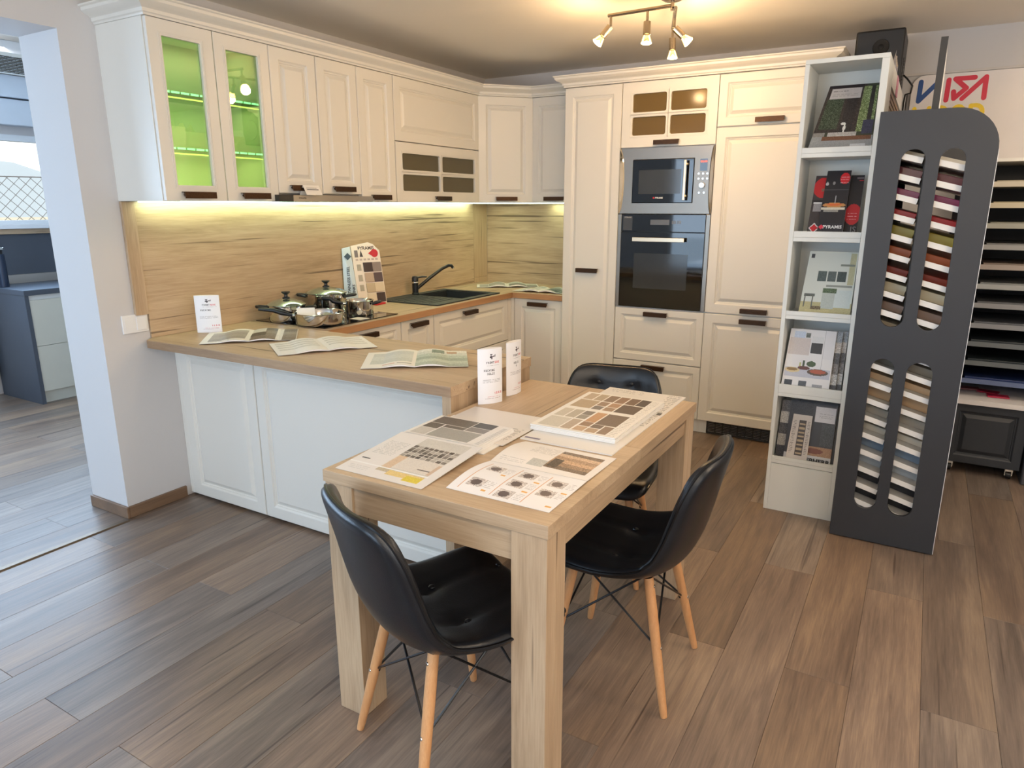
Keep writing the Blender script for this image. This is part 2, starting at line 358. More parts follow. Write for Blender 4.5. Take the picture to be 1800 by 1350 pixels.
# windows
WHF = paint((232, 236, 240), .35, name='white window frame')
def window(name, M, wd, ht, n):
    t = empty(name, kind='structure', mat=M)
    B(M).box(0, wd, -.01, .06, 0, .05).box(0, wd, -.01, .06, ht-.05, ht).box(0, .05, -.01, .06, .05, ht-.05).box(wd-.05, wd, -.01, .06, .05, ht-.05).obj('window_frame', WHF, t, bevel=.004)
    for i in range(1, n): B(M).box(wd*i/n-.03, wd*i/n+.03, -.01, .06, .05, ht-.05).obj('mullion', WHF, t, bevel=.004)
    for i in range(n): B(M).box(wd*i/n+.04, wd*(i+1)/n-.04, .022, .028, .04, ht-.04).obj('pane', GLS, t)
    return t
GLS = glass((250, 253, 255), 1.0)
window('window_1', Matrix.Translation((-3.16, -6.0, 1.30)) @ Matrix.Rotation(PI/2, 4, 'Z') @ Matrix.Translation((0, -.05, 0)), 4.7, .70, 2)
window('window_2', Matrix.Translation((2.9, -7.52, .5)) @ Matrix.Rotation(PI, 4, 'Z'), 3.4, 1.9, 3)
window('window_3', Matrix.Translation((4.62, -4.4, .5)) @ Matrix.Rotation(-PI/2, 4, 'Z'), 2.4, 1.9, 2)
struct('window_sill', B().box(-3.12, -3.03, -6.0, -1.3, 1.285, 1.318), WHF, bevel=.004)
struct('trim_1', B().box(-3.1, -3.06, -6.0, -1.0, 1.245, 1.285), OAKY, bevel=.003)   # timber strip below the sill
# skirting
struct('baseboard_left', B().box(.0005, .014, -3.237, -2.93, 0, .058).box(-.3, .014, -3.251, -3.2375, 0, .058), SKIRT, bevel=.003)
struct('baseboard_back', B().box(2.62, 3.39, -.014, -.0005, 0, .058), SKIRT, bevel=.003)
struct('trim_2', B().prism([(.0, .0005), (.04, .0005), (.034, .006), (.006, .006)], 'y', -7.4, -3.26), brushed((120, 106, 92), 'Y', .4), bevel=.001)   # metal threshold strip
# wall pipe / cable duct above the sign
struct('trim_3', B().box(2.62, 4.6, -.012, -.0005, 2.19, 2.203), paint((205, 200, 196), .5))
# room beyond: box valances over the window and grid lamp
tag(B().box(-3.1, -2.98, -4.6, -1.2, 2.26, 2.42).box(-3.0996, -3.0, -4.6, -1.2, 2.06, 2.25).obj('window_valance', paint((205, 212, 222), .6), bevel=.006),
    'pale grey boxed valance above the window of the far left room', 'valance')
gl = empty('ceiling_lamp', (-2.0, -2.45, ZC), 'white louvred grid ceiling lamp in the far left room', 'ceiling lamp')
lb = B().box(-2.35, -1.75, -2.75, -2.15, ZC-.07, ZC-.0005); lb.obj('housing', WHITEP, gl, bevel=.004)
lb = B()
for i in range(13): lb.box(-2.35+i*.05-.002, -2.35+i*.05+.002, -2.75, -2.15, ZC-.09, ZC-.0705)
for i in range(13): lb.box(-2.35, -1.75, -2.75+i*.05-.002, -2.75+i*.05+.002, ZC-.09, ZC-.0705)
lb.obj('louvre', CHROME, gl)

# outside: ground, hill, mesh fence
tag(B().box(-40, -3.3, -30, 25, -.3, -.05).obj('ground', paint((150, 140, 110), .9, var=.3, scale=1.5)), kind='structure')
hb = B(); n = 40
hv = [(-30-4*k, -40+70*i/n, [-.3, 2.9+1.1*math.sin(i*.31)+.4*math.sin(i*1.1), -.3][k]) for k in range(3) for i in range(n+1)]
hb.add(hv, [(k*(n+1)+i, k*(n+1)+i+1, (k+1)*(n+1)+i+1, (k+1)*(n+1)+i) for k in range(2) for i in range(n)])
tag(hb.obj('hill', paint((176, 178, 176), .9, var=.1, scale=.4), smooth=True), kind='structure')
tag(B().box(-20, -14, -20, 12, -.05, 1.15).obj('dry_hedge', paint((190, 172, 140), .95, var=.35, scale=3, bump=1, bscale=6), bevel=.3, seg=3), 'dry straw coloured bank of scrub outside the far left window', 'scrub', kind='stuff')
fe = empty('mesh_fence', (-5.6, -3, 0), 'wire mesh fence outside the far left window', 'fence')
fb = B(); y0, y1, z0, z1 = -5, .6, .4, 1.78
s_ = .12
k = 0
t = y0-(z1-z0)
while t < y1:
    a = max(0, y0-t); b = min(z1-z0, y1-t)
    if b > a:
        fb.tube([(-5.6, t+a, z0+a), (-5.6, t+b, z0+b)], .0035, 4); fb.tube([(-5.602, y0+y1-(t+a), z0+a), (-5.602, y0+y1-(t+b), z0+b)], .0035, 4)
    t += s_
fb.obj('wire_mesh', paint((120, 112, 104), .5, .3), fe)
B().tube([(-5.6, y0, 1.80), (-5.6, (y0+y1)/2, 1.76), (-5.6, y1, 1.79)], .006, 5).obj('top_wire', paint((110, 100, 92), .5, .3), fe)
for yy in (-4.6, -2.2, .2): B().cyl((-5.65, yy, -.05), (-5.65, yy, 1.9), .03).obj('post', paint((130, 128, 122), .5, .3), fe)

# ================================================================== doors, handles
def door_rings(b, x0, x1, z0, z1, t=.02, fw=.058, small=False):
    r = lambda d: (x0+d, x1-d, z0+d, z1-d)
    L = [(r(0), 0), (r(0), -t+.003), (r(.003), -t), (r(fw-.003), -t), (r(fw), -t+.002), (r(fw+.004), -t+.0065), (r(fw+.009), -t+.0075), (r(fw+.012), -t+.0115)]
    L += [(r(fw+.016), -t+.0115), (r(fw+.034), -t+.001), (r(fw+.036), -t+.0005)]
    b.rings(L); return b
HB = None
def handle(parent, M, w_=.158):
    """dark hammered cup bar; M: frame at the handle centre on the door face, front = -y"""
    global HB
    Mp = wm(parent).inverted() @ M
    if HB is None:
        b = B(); h = w_/2
        b.box(-h, h, -.026, -.023, -.015, .013).box(-h, h, -.0235, -.0005, .010, .013).box(-h, -h+.003, -.0235, -.016, -.008, .0105).box(h-.003, h, -.0235, -.016, -.008, .0105)
        b.cyl((-h+.012, -.0215, 0), (-h+.012, 0, 0), .004, n=8).cyl((h-.012, -.0215, 0), (h-.012, 0, 0), .004, n=8)
        HB = b.obj('handle', BRONZE, parent, bevel=.0008, seg=1, local=True); HB.matrix_basis = Mp; WM[HB.name] = M; return HB
    return inst(HB, 'handle', parent, Mp)
def panel_door(parent, M, w_, h_, name='door', hpos='bottom', fw=.058, mat=None, hx=None):
    g = .0015; o = door_rings(B(M), g, w_-g, g, h_-g, fw=fw).obj(name, mat or CREAM, parent)
    if hpos: handle(o, M @ Matrix.Translation((w_/2 if hx is None else hx, -.02, .028 if hpos == 'bottom' else (h_-.034))))
    return o
def glass_door(parent, M, w_, h_, cols=1, rows=1, name='door', pane=None, fw=.062, bot=.062, hpos=True):
    g = .0015; mu = .028; holes = []
    cw = (w_-2*fw-(cols-1)*mu)/cols; rh = (h_-fw-bot-(rows-1)*mu)/rows
    for i in range(cols):
        for j in range(rows):
            x = fw+i*(cw+mu); z = bot+j*(rh+mu); holes.append(rrect(x, x+cw, z, z+rh, .012 if rows > 1 else .004))
    b = B(M); b.plate([(g, g), (w_-g, g), (w_-g, h_-g), (g, h_-g)], holes, -.02, 0); o = b.obj(name, CREAM, parent, bevel=.0012)
    for hl in holes:
        xs = [q[0] for q in hl]; zs = [q[1] for q in hl]; a, b_, c, d = min(xs), max(xs), min(zs), max(zs)
        bb = B(M)
        for dd, t in ((.006, .003), (.013, .0015)):
            for (p, q, r_, s) in ((a-dd-.003, b_+dd+.003, c-dd-.003, c-dd), (a-dd-.003, b_+dd+.003, d+dd, d+dd+.003), (a-dd-.003, a-dd, c-dd, d+dd), (b_+dd, b_+dd+.003, c-dd, d+dd)):
                bb.box(p, q, -.0205-t*.5, -.0199, r_, s)
        bb.obj('bead', CREAM, o)
        B(M).box(a-.008, b_+.008, -.008, -.0045, c-.008, d+.008).obj('pane', pane, o)
    if hpos: handle(o, M @ Matrix.Translation((w_/2, -.0205, .026)))
    return o
def hinge_side(*a): pass

# ================================================================== LEFT RUN: splashbacks, wall cabinets
CT = .847; ZB = 1.48; ZT = 2.2
sp = empty('splashback', (0, -1.6, CT), 'wide oak-look splashback panel behind hob and sink', 'splashback')
B().box(.0005, .012, -3.013, -.215, CT+.001, 1.4785).obj('panel', OAKY, sp)
B().box(.0005, .013, -.213, -.013, CT+.046, 1.4785).box(.0005, .013, -.213, -.013, CT+.001, CT+.044).obj('corner_strip', OAKZ, sp)
tag(B().box(.0005, .018, -3.078, -3.015, .962, 1.4785).obj('trim_4', OAKZ, bevel=.002), kind='structure')
tag(B().box(.014, .999, -.012, -.0005, CT+.001, 1.4785).obj('splashback', OAKX), 'narrow oak-look splashback panel between the corner and the tall pantry', 'splashback')
sw = empty('light_switch', (0, -3.06, .925), 'white double rocker light switch beside the splashback', 'switch')
B().box(.0005, .009, -3.145, -3.02, .882, .968).obj('plate', WHITEP, sw, bevel=.003)
B().box(.0092, .013, -3.078, -3.03, .892, .958).obj('rocker', WHITEP, sw, bevel=.002); B().box(.0092, .0105, -3.135, -3.088, .892, .958).obj('socket_cover', WHITEP, sw, bevel=.002)

GREEN_GLASS = glass((226, 240, 210), .93, name='tinted pane'); BRONZE_GLASS = satin((230, 226, 210), (128, 120, 98), .45)
CD = .325
def carcass(parent, y0, y1, z0, z1, d=CD, mat=None, shelf=()):
    b = B(); t = .016
    b.box(.001, d, y0+.0005, y0+t, z0, z1).box(.001, d, y1-t, y1-.0005, z0, z1).box(.001, d, y0+t, y1-t, z0, z0+t).box(.001, d, y0+t, y1-t, z1-t, z1).box(.001, .006, y0+t, y1-t, z0+t, z1-t)
    for zz in shelf: b.box(.006, d-.02, y0+t, y1-t, zz, zz+t)
    return b.obj('body', mat or CARC, parent)
GRP_UP = 'cream wall cabinets over the hob'
# glazed, lit cabinet
c = empty('wall_cabinet', (.16, -2.77, ZB), 'glazed two-door cream wall cabinet lit green inside, leftmost', 'wall cabinet')
carcass(c, -3.065, -2.463, ZB, ZT)
B().box(.0, CD, -3.078, -3.0655, ZB, ZT).obj('end_panel', CREAM, c)
glass_door(c, FA(CD+.001, -3.076, ZB), .308, .72, pane=GREEN_GLASS, fw=.064, bot=.066); glass_door(c, FA(CD+.001, -2.766, ZB), .303, .72, pane=GREEN_GLASS, fw=.064, bot=.066)
GSH = paint((150, 215, 150), .1, 0, name='green glass edge'); LEDG = emit((160, 255, 200), 2.6, 'green led'); LEDY = emit((245, 250, 150), 1.6, 'yellow led')
for zz in (1.70, 1.93):
    B().box(.02, .28, -3.045, -2.482, zz, zz+.006).obj('glass_shelf', glass((190, 240, 190), .9), c)
    lb = B()
    for i in range(12): lb.box(.282, .286, -3.045+.563*i/12, -3.045+.563*(i+.8)/12, zz-.001, zz+.007)
    lb.obj('shelf_light', LEDG, c); B().box(.2835, .2865, -3.04, -2.485, zz-.022, zz-.016).obj('shelf_light', LEDY, c)
    l = area('cabinet_shelf_light', (.20, -2.765, zz-.012), (0, 0, 0), .18, .5, .62, (.92, 1.0, .46)); l.parent = None
l = area('cabinet_shelf_light', (.16, -2.765, 2.17), (0, 0, 0), .18, .5, .55, (.86, 1.0, .60))
# two doors above the hood
c = empty('wall_cabinet', (.16, -2.16, 1.52), 'pair of narrow cream wall cabinet doors directly above the cooker hood', 'wall cabinet', GRP_UP)
B().box(.001, CD, -2.4625, -1.862, 1.52, ZT).obj('body', CARC, c)
hood_d = panel_door(c, FA(CD+.001, -2.462, 1.52), .30, .68); panel_door(c, FA(CD+.001, -2.161, 1.52), .30, .68)
c = empty('wall_cabinet', (.16, -1.7, ZB), 'single narrow cream wall cabinet right of the cooker hood', 'wall cabinet', GRP_UP)
B().box(.001, CD, -1.8615, -1.5525, ZB, ZT).obj('body', CARC, c); panel_door(c, FA(CD+.001, -1.861, ZB), .309, .72)
# lift-up double flap
c = empty('wall_cabinet', (.16, -1.1, ZB), 'wide cream wall cabinet with closed upper flap and four-pane lower flap', 'wall cabinet', GRP_UP)
carcass(c, -1.552, -.626, ZB, ZT, shelf=(1.828,)); panel_door(c, FA(CD+.001, -1.551, 1.836), .924, .364, hpos=None); glass_door(c, FA(CD+.001, -1.551, ZB), .924, .354, 2, 2, pane=BRONZE_GLASS, fw=.064, bot=.068)
rk = empty('dish_rack', (.16, -1.1, ZB+.02), 'grey wire dish rack inside the four-pane wall cabinet', 'dish rack')
rb = B()
for i in range(34):
    y = -1.50+i*.025; rb.tube([(.06, y, ZB+.025), (.06, y, ZB+.075), (.10, y, ZB+.03), (.22, y, ZB+.03), (.27, y, ZB+.075)], .0018, 5)
rb.obj('wires', paint((150, 150, 145), .3, .8), rk); B().tube([(.06, -1.52, ZB+.0205), (.06, -.66, ZB+.0205)], .004, 6).tube([(.27, -1.52, ZB+.075), (.27, -.66, ZB+.075)], .003, 6).tube([(.16, -1.52, ZB+.027), (.16, -.66, ZB+.027)], .003, 6).obj('rails', paint((150, 150, 145), .3, .8), rk)
# diagonal corner cabinet
c = empty('wall_cabinet', (.2, -.3, ZB), 'diagonal corner cream wall cabinet with single door', 'wall cabinet', GRP_UP)
A_ = (CD+.001, -.622); B_ = (.604, -CD-.001)
B().prism([(.014, -.6245), (A_[0]-.004, -.6245), (B_[0], B_[1]+.0), (.6055, -.014), (.014, -.014)], 'z', ZB, ZT).obj('body', CARC, c)
ang = math.atan2(B_[1]-A_[1], B_[0]-A_[0]); Ld = math.hypot(B_[0]-A_[0], B_[1]-A_[1])
panel_door(c, Matrix.Translation((A_[0]+.004, A_[1]-.004, ZB)) @ Matrix.Rotation(ang, 4, 'Z'), Ld, .72)
c = empty('wall_cabinet', (.8, -.16, ZB), 'cream wall cabinet between the diagonal corner and the tall pantry', 'wall cabinet', GRP_UP)
B().box(.6065, .9985, -CD+.002, -.014, ZB, ZT).obj('body', CARC, c); panel_door(c, FB(.608, -CD+.001, ZB), .39, .72)
# cornices (swept profile)
def sweep(path, prof, name, mat, parent=None, label=None, cat=None):
    b = B(); n = len(prof); pts = []
    for i, (x, y) in enumerate(path):
        ds = []
        if i > 0: ds.append(Vector((x-path[i-1][0], y-path[i-1][1])).normalized())
        if i < len(path)-1: ds.append(Vector((path[i+1][0]-x, path[i+1][1]-y)).normalized())
        ns = [Vector((d.y, -d.x)) for d in ds]; m_ = sum(ns, Vector((0, 0))); m_.normalize(); k = 1/max(.3, m_.dot(ns[0]))
        pts += [(x+m_.x*o*k, y+m_.y*o*k, z) for o, z in prof]
    fs = [(i*n+j, i*n+(j+1) % n, (i+1)*n+(j+1) % n, (i+1)*n+j) for i in range(len(path)-1) for j in range(n)]
    fs += [tuple(range(n)), tuple(range(len(pts)-1, len(pts)-1-n, -1))]
    b.add(pts, fs); bm = bmesh.new(); return tag(b.obj(name, mat, parent, smooth=.5), label, cat)
prof = [(-.02, 2.2005), (.004, 2.2005), (.006, 2.208), (.012, 2.212), (.014, 2.224), (.024, 2.232), (.040, 2.238), (.050, 2.247), (.052, 2.258), (.060, 2.262), (.060, 2.268), (-.02, 2.268)]
sweep([(.001, -3.078), (CD+.02, -3.078), (CD+.02, -.63), (.612, -CD-.02), (.999, -CD-.02)], prof, 'cornice', CREAM, None, 'cream stepped cornice along the top of the wall cabinets', 'cornice')
sweep([(.999, -.001), (.999, -.605), (2.601, -.605), (2.601, -.001)], prof, 'cornice', CREAM, None, 'cream stepped cornice along the top of the tall cabinets', 'cornice')
# LED strip under wall cabinets
LED = emit((225, 255, 235), 7., 'led strip')
ls = empty('light_strip', (.05, -1.8, ZB), 'glowing white light strip under the wall cabinets', 'light strip')
B().box(.30, .312, -2.98, -2.47, ZB-.006, ZB-.0005).box(.30, .312, -1.86, -.6, ZB-.006, ZB-.0005).box(.6, .99, -.312, -.30, ZB-.006, ZB-.0005).obj('led_tape', LED, ls)
B().box(.02, .03, -3.0, -.25, ZB-.005, ZB-.0005).obj('led_tape', LED, ls); B().prism([(.312, -.602), (.320, -.594), (.600, -.314), (.592, -.322+.016)], 'z', ZB-.006, ZB-.0005).obj('led_tape', LED, ls)
area('undercabinet_light', (.25, -.25, ZB-.008), (0, 0, 0), .3, .3, .7, (.80, 1.0, .62))
area('undercabinet_light', (.05, -1.65, ZB-.008), (0, math.radians(12), 0), .02, 2.7, 4.2, (.80, 1.0, .62)); area('undercabinet_light', (.8, -.06, ZB-.008), (0, 0, 0), .36, .02, .9, (.80, 1.0, .62))
# cooker hood
h = empty('cooker_hood', (.2, -2.16, 1.485), 'slim steel pull-out cooker hood under the wall cabinets', 'cooker hood')
B().box(.0145, .32, -2.455, -1.868, 1.486, 1.5195).obj('body', paint((150, 150, 150), .4, .6), h)
B().box(.3205, .372, -2.46, -1.80, 1.479, 1.512).obj('front_panel', STEELY, h, bevel=.0015)
B().box(.3722, .374, -2.492, -2.398, 1.4785, 1.5125).box(.3205, .3722, -2.492, -2.4605, 1.4785, 1.5125).obj('control_panel', BGLASS, h)
text('PYRAMIS', h, frame((.3723, -2.335, 1.496), (0, 1, 0), (0, 0, 1)), .013, (60, 60, 60), name='lettering')
# little folded leaflet over the hood
t = empty('price_leaflet', (.38, -2.28, 1.51), 'small folded white leaflet standing on the cooker hood', 'leaflet')
B().prism([(.352, 1.5125), (.3525, 1.5125), (.378, 1.56), (.4035, 1.5125), (.404, 1.5125), (.378, 1.5615)], 'y', -2.335, -2.225).obj('card', PAPER, t)
B().box(-.04, .04, 0, .0003, 0, .004).box(-.04, .03, 0, .0003, .010, .012).obj('print', paint((90, 90, 100), .6), t, local=True).matrix_basis = wm(t).inverted() @ frame((.3925, -2.28, 1.5375), (0, 1, 0), (-.49, 0, .87)) @ Matrix.Rotation(-PI/2, 4, 'X')

# ================================================================== base run
def base_body(y0, y1, label, grp='cream base cabinets under the worktop'):
    c = empty('base_cabinet', (.3, (y0+y1)/2, 0), label, 'base cabinet', grp)
    y0 += .0005; y1 -= .0005
    B().box(.001, .555, y0, y0+.016, .09, .8085).box(.001, .555, y1-.016, y1, .09, .8085).box(.001, .555, y0+.016, y1-.016, .09, .106).box(.001, .006, y0+.016, y1-.016, .106, .8085).obj('body', CARC, c); B().box(.45, .47, y0+.0005, y1-.0005, .0005, .0895).obj('plinth', OAKY, c); return c
c = base_body(-2.44, -1.8425, 'cream three-drawer base cabinet under the hob')
for z0, z1 in ((.66, .806), (.38, .657), (.095, .377)): panel_door(c, FA(.556, -2.438, z0), .594, z1-z0, 'drawer', 'top', fw=.04)
c = base_body(-1.8415, -1.5255, 'narrow cream base cabinet between hob and sink'); panel_door(c, FA(.556, -1.841, .095), .314, .711, 'door', 'top')
c = base_body(-1.5245, -.601, 'wide cream base cabinet under the sink'); panel_door(c, FA(.556, -1.523, .50), .90, .306, 'door', 'top', fw=.055, hx=.39); panel_door(c, FA(.556, -1.523, .095), .90, .402, 'door', 'top', fw=.055)
c = empty('base_cabinet', (.8, -.3, 0), 'cream single-door base cabinet beside the tall pantry', 'base cabinet', 'cream base cabinets under the worktop')
B().box(.602, .9985, -.555, -.001, .09, .8085).obj('body', CARC, c); B().box(.602, .9985, -.50, -.48, .0005, .0895).obj('plinth', OAKX, c); panel_door(c, FB(.602, -.556, .095), .394, .711, 'door', 'top')
B().box(.5765, .6015, -.58, -.556, .095, .8065).obj('corner_post', CREAM, c); B().box(.5562, .576, -.6215, -.5805, .095, .8065).obj('corner_post', CREAM, c)
# worktop, L shaped with sink cut-out
wt = empty('worktop', (.3, -1.2, .81), 'L-shaped oak-look kitchen worktop carrying hob and sink', 'worktop')
SX0, SX1, SY0, SY1 = .055, .555, -1.455, -.70
B().box(.0135, .592, -2.438, SY0+.02, .809, CT).box(.0135, SX0+.01, SY0+.02, SY1-.02, .809, CT).box(SX1-.01, .592, SY0+.02, SY1-.02, .809, CT).box(.0135, .592, SY1-.02, -.0135, .809, CT).box(.592, .9985, -.592, -.0135, .809, CT).obj('top', OAKY, wt)
B().box(.5925, .596, -2.438, -.5925, .809, CT-.001).obj('edging', EDGE, wt); B().box(.596, .9985, -.596, -.5925, .809, CT-.001).obj('edging', EDGEX, wt)
# peninsula
pn = empty('peninsula_cabinet', (.9, -2.7, 0), 'white peninsula cabinet with raised back panels and oak end panel', 'cabinet')
B().box(.02, 1.748, -2.88, -2.50, .0505, .808).obj('body', CARC, pn)
panel_door(pn, FB(.034, -2.883, .012), .54, .795, 'back_panel', None); panel_door(pn, FB(.576, -2.883, .012), 1.171, .795, 'back_panel', None)
B().box(.001, .033, -2.900, -2.88, .012, .807).obj('filler', CREAM, pn, bevel=.002)
B().box(1.7495, 1.787, -3.055, -2.485, .0005, .808).obj('end_panel', OAKZ, pn)
pw = empty('worktop', (.9, -2.77, .81), 'oak-look peninsula worktop with clipped corner at the wall', 'worktop')
B().prism([(.001, -2.442), (1.792, -2.482), (1.792, -3.060), (.045, -3.060), (.001, -3.012)], 'z', .809, CT).obj('top', [OAKX], pw, bevel=.001)
B().box(.046, 1.7925, -3.0625, -3.0603, .8095, CT-.002).obj('edging', CORE, pw)

# hob
hb_ = empty('hob', (.3, -2.13, CT), 'black glass induction hob under the steel pans', 'hob')
B().box(.035, .555, -2.42, -1.84, CT+.0003, CT+.005).obj('glass_top', BGLASS, hb_, bevel=.0015)
zb = B()
for cx, cy, r in ((.18, -2.28, .09), (.18, -1.99, .105), (.42, -2.28, .105), (.42, -1.99, .075)): zb.lathe([(r, 0), (r, .0003), (r-.002, .0003), (r-.002, 0)], (cx, cy, CT+.0051), 40)
zb.obj('zone_marks', paint((110, 110, 112), .4), hb_)
# sink
sk = empty('sink', (.3, -1.08, CT), 'dark grey composite inset sink with drainer', 'sink')
SKM = paint((40, 44, 48), .5, var=.12, scale=220, name='granite composite')
z1 = CT+.008
b = B(); bx0, bx1, by0, by1 = .115, .505, -1.11, -.745
b.box(SX0, SX1, SY0, by0, CT+.0005, z1).box(SX0, SX1, by1, SY1, CT+.0005, z1).box(SX0, bx0, by0, by1, CT+.0005, z1).box(bx1, SX1, by0, by1, CT+.0005, z1)
b.obj('rim', SKM, sk, bevel=.002)
b = B(); d = .15
b.box(bx0, bx0+.006, by0, by1, CT-d, CT).box(bx1-.006, bx1, by0, by1, CT-d, CT).box(bx0, bx1, by0, by0+.006, CT-d, CT).box(bx0, bx1, by1-.006, by1, CT-d, CT).box(bx0, bx1, by0, by1, CT-d-.008, CT-d)
b.obj('bowl', SKM, sk)
b = B()
for i in range(7): b.box(.16+i*.05, .166+i*.05, -1.42, -1.16, z1, z1+.002)
b.obj('drainer_ribs', SKM, sk)
B().lathe([(.001, .002), (.035, .002), (.04, 0)], (.31, -.93, CT-d), 24).obj('drain', CHROME, sk, smooth=True)
tag(B().box(.44, .47, -1.0, -.955, z1-.06, z1-.03).obj('tag_card', PAPER, bevel=.001), 'small white card lying in the sink bowl', 'card')
# faucet
fc = empty('kitchen_tap', (.085, -1.10, CT), 'black kitchen mixer tap with chrome ring and angled spout', 'tap')
fx, fy = .092, -1.085; FB_ = paint((26, 28, 32), .28, .1, name='black tap')
B().lathe([(.026, z1-CT), (.026, .016), (.022, .02), (.022, .085)], (fx, fy, CT), 24).obj('body', FB_, fc, smooth=True)
B().lathe([(.0225, .085), (.0235, .087), (.0235, .093), (.0225, .095)], (fx, fy, CT), 24).obj('ring', CHROME, fc, smooth=True)
B().lathe([(.0225, .095), (.0235, .12), (.018, .133), (.0, .137)], (fx, fy, CT), 24).tube([(fx+.005, fy, CT+.122), (fx+.03, fy+.045, CT+.128), (fx+.045, fy+.075, CT+.126)], [.008, .006, .005]).obj('lever', FB_, fc, smooth=True)
B().tube([(fx+.01, fy+.012, CT+.05), (fx+.05, fy+.10, CT+.115), (fx+.09, fy+.20, CT+.175), (fx+.11, fy+.25, CT+.195), (fx+.12, fy+.275, CT+.193), (fx+.124, fy+.283, CT+.180)], [.012, .012, .011, .011, .011, .011], 12).obj('spout', FB_, fc, smooth=.9)
B().cyl((fx+.1245, fy+.284, CT+.181), (fx+.126, fy+.286, CT+.172), .0105).obj('nozzle', CHROME, fc)

# ================================================================== tall units
def tall(name, x0, x1, label, cat='tall cabinet', z0=.095, z1=2.2, body=True):
    c = empty(name, ((x0+x1)/2, -.3, 0), label, cat)
    if body: B().box(x0+.0005, x1-.0005, -.579, -.001, z0, z1).obj('body', CARC, c)
    return c
c = tall('pantry_cabinet', 1.0, 1.399, 'tall narrow cream pantry cabinet left of the ovens'); panel_door(c, FB(1.0, -.58, .098), .398, 2.1, 'door', None)
handle(c, FB(1.19, -.6005, 1.034)); B().box(1.0, 1.399, -.545, -.53, .0005, .0945).obj('plinth', CARC, c)
c = empty('oven_cabinet', (1.7, -.3, 0), 'tall cream cabinet housing microwave and oven with glazed door on top', 'tall cabinet')
B().box(1.4005, 1.9995, -.579, -.001, .095, .8055).box(1.4005, 1.9995, -.5, -.001, 1.4, 1.4095).box(1.4005, 1.4165, -.579, -.001, .806, 2.2).box(1.9835, 1.9995, -.579, -.001, .806, 2.2).box(1.417, 1.983, -.579, -.001, 1.8085, 1.82).box(1.417, 1.983, -.579, -.001, 2.184, 2.2).box(1.417, 1.983, -.01, -.001, .806, 2.18).obj('body', CARC, c)
glass_door(c, FB(1.4, -.58, 1.812), .6, .386, 2, 2, pane=satin((200, 180, 130), (134, 110, 66), .62), fw=.07, bot=.072)
panel_door(c, FB(1.4, -.58, .449), .6, .354, 'drawer', 'top', fw=.045, hx=.285); panel_door(c, FB(1.4, -.58, .098), .6, .348, 'drawer', 'top', fw=.045, hx=.285); B().box(1.4005, 1.9995, -.545, -.53, .0005, .0945).obj('plinth', CARC, c)
c = tall('fridge_cabinet', 2.0, 2.6, 'tall cream three-door cabinet right of the ovens with plinth grille')
panel_door(c, FB(2.0, -.58, 1.908), .6, .29, 'door', 'bottom', fw=.05); panel_door(c, FB(2.0, -.58, .806), .6, 1.099, 'door', 'bottom'); panel_door(c, FB(2.0, -.58, .098), .6, .705, 'door', 'top')
B().box(2.0005, 2.052, -.545, -.53, .0005, .0945).box(2.452, 2.5995, -.545, -.53, .0005, .0945).box(2.052, 2.452, -.535, -.53, .0005, .0945).obj('plinth', CARC, c)
gb = B(); gb.box(2.052, 2.452, -.552, -.5355, .004, .012).box(2.052, 2.452, -.552, -.5355, .082, .09).box(2.052, 2.06, -.552, -.5355, .012, .082).box(2.444, 2.452, -.552, -.5355, .012, .082)
for i in range(6): gb.box(2.06, 2.444, -.552, -.54, .02+i*.0105, .0245+i*.0105)
for i in range(1, 8): gb.box(2.06+i*.048-.002, 2.06+i*.048+.002, -.549, -.5355, .012, .082)
gb.obj('grille', paint((70, 68, 66), .4, .5), c)
# oven
ov = empty('oven', (1.7, -.58, .81), 'black glass built-in oven with steel side rails', 'oven')
B().box(1.42, 1.98, -.58, -.10, .812, 1.395).obj('casing', BLACKM, ov)
B().box(1.4, 1.424, -.603, -.5805, .81, 1.405).obj('side_rail', STEEL, ov, bevel=.002); B().box(1.974, 2.0, -.603, -.5805, .81, 1.405).obj('side_rail', STEEL, ov, bevel=.002)
B().box(1.4255, 1.9725, -.604, -.5805, 1.298, 1.404).obj('control_panel', BGLASS, ov, bevel=.0015)
od = B().box(1.4255, 1.9725, -.606, -.5805, .812, 1.293).obj('door', BGLASS, ov, bevel=.0015)
B().box(1.52, 1.875, -.6068, -.6061, .935, 1.16).obj('window', paint((52, 56, 60), .08, 0, var=.2, scale=4, name='oven window'), od)
B().box(1.515, 1.855, -.640, -.632, 1.236, 1.262).cyl((1.535, -.633, 1.249), (1.535, -.606, 1.249), .006, n=10).cyl((1.835, -.633, 1.249), (1.835, -.606, 1.249), .006, n=10).obj('handle', paint((226, 214, 190), .3, .6), od, bevel=.002)
B().box(1.62, 1.745, -.6046, -.6041, 1.34, 1.372).obj('display', paint((92, 94, 98), .3), ov)
B().box(1.437, 1.50, -.6045, -.6041, 1.305, 1.392).obj('sticker', paint((58, 60, 64), .4), ov)
text('PYRAMIS', ov, frame((1.47, -.6047, 1.385), (1, 0, 0), (0, 0, 1)), .012, (200, 200, 200)); text('88:88', ov, frame((1.79, -.6042, 1.356), (1, 0, 0), (0, 0, 1)), .028, (120, 122, 126))
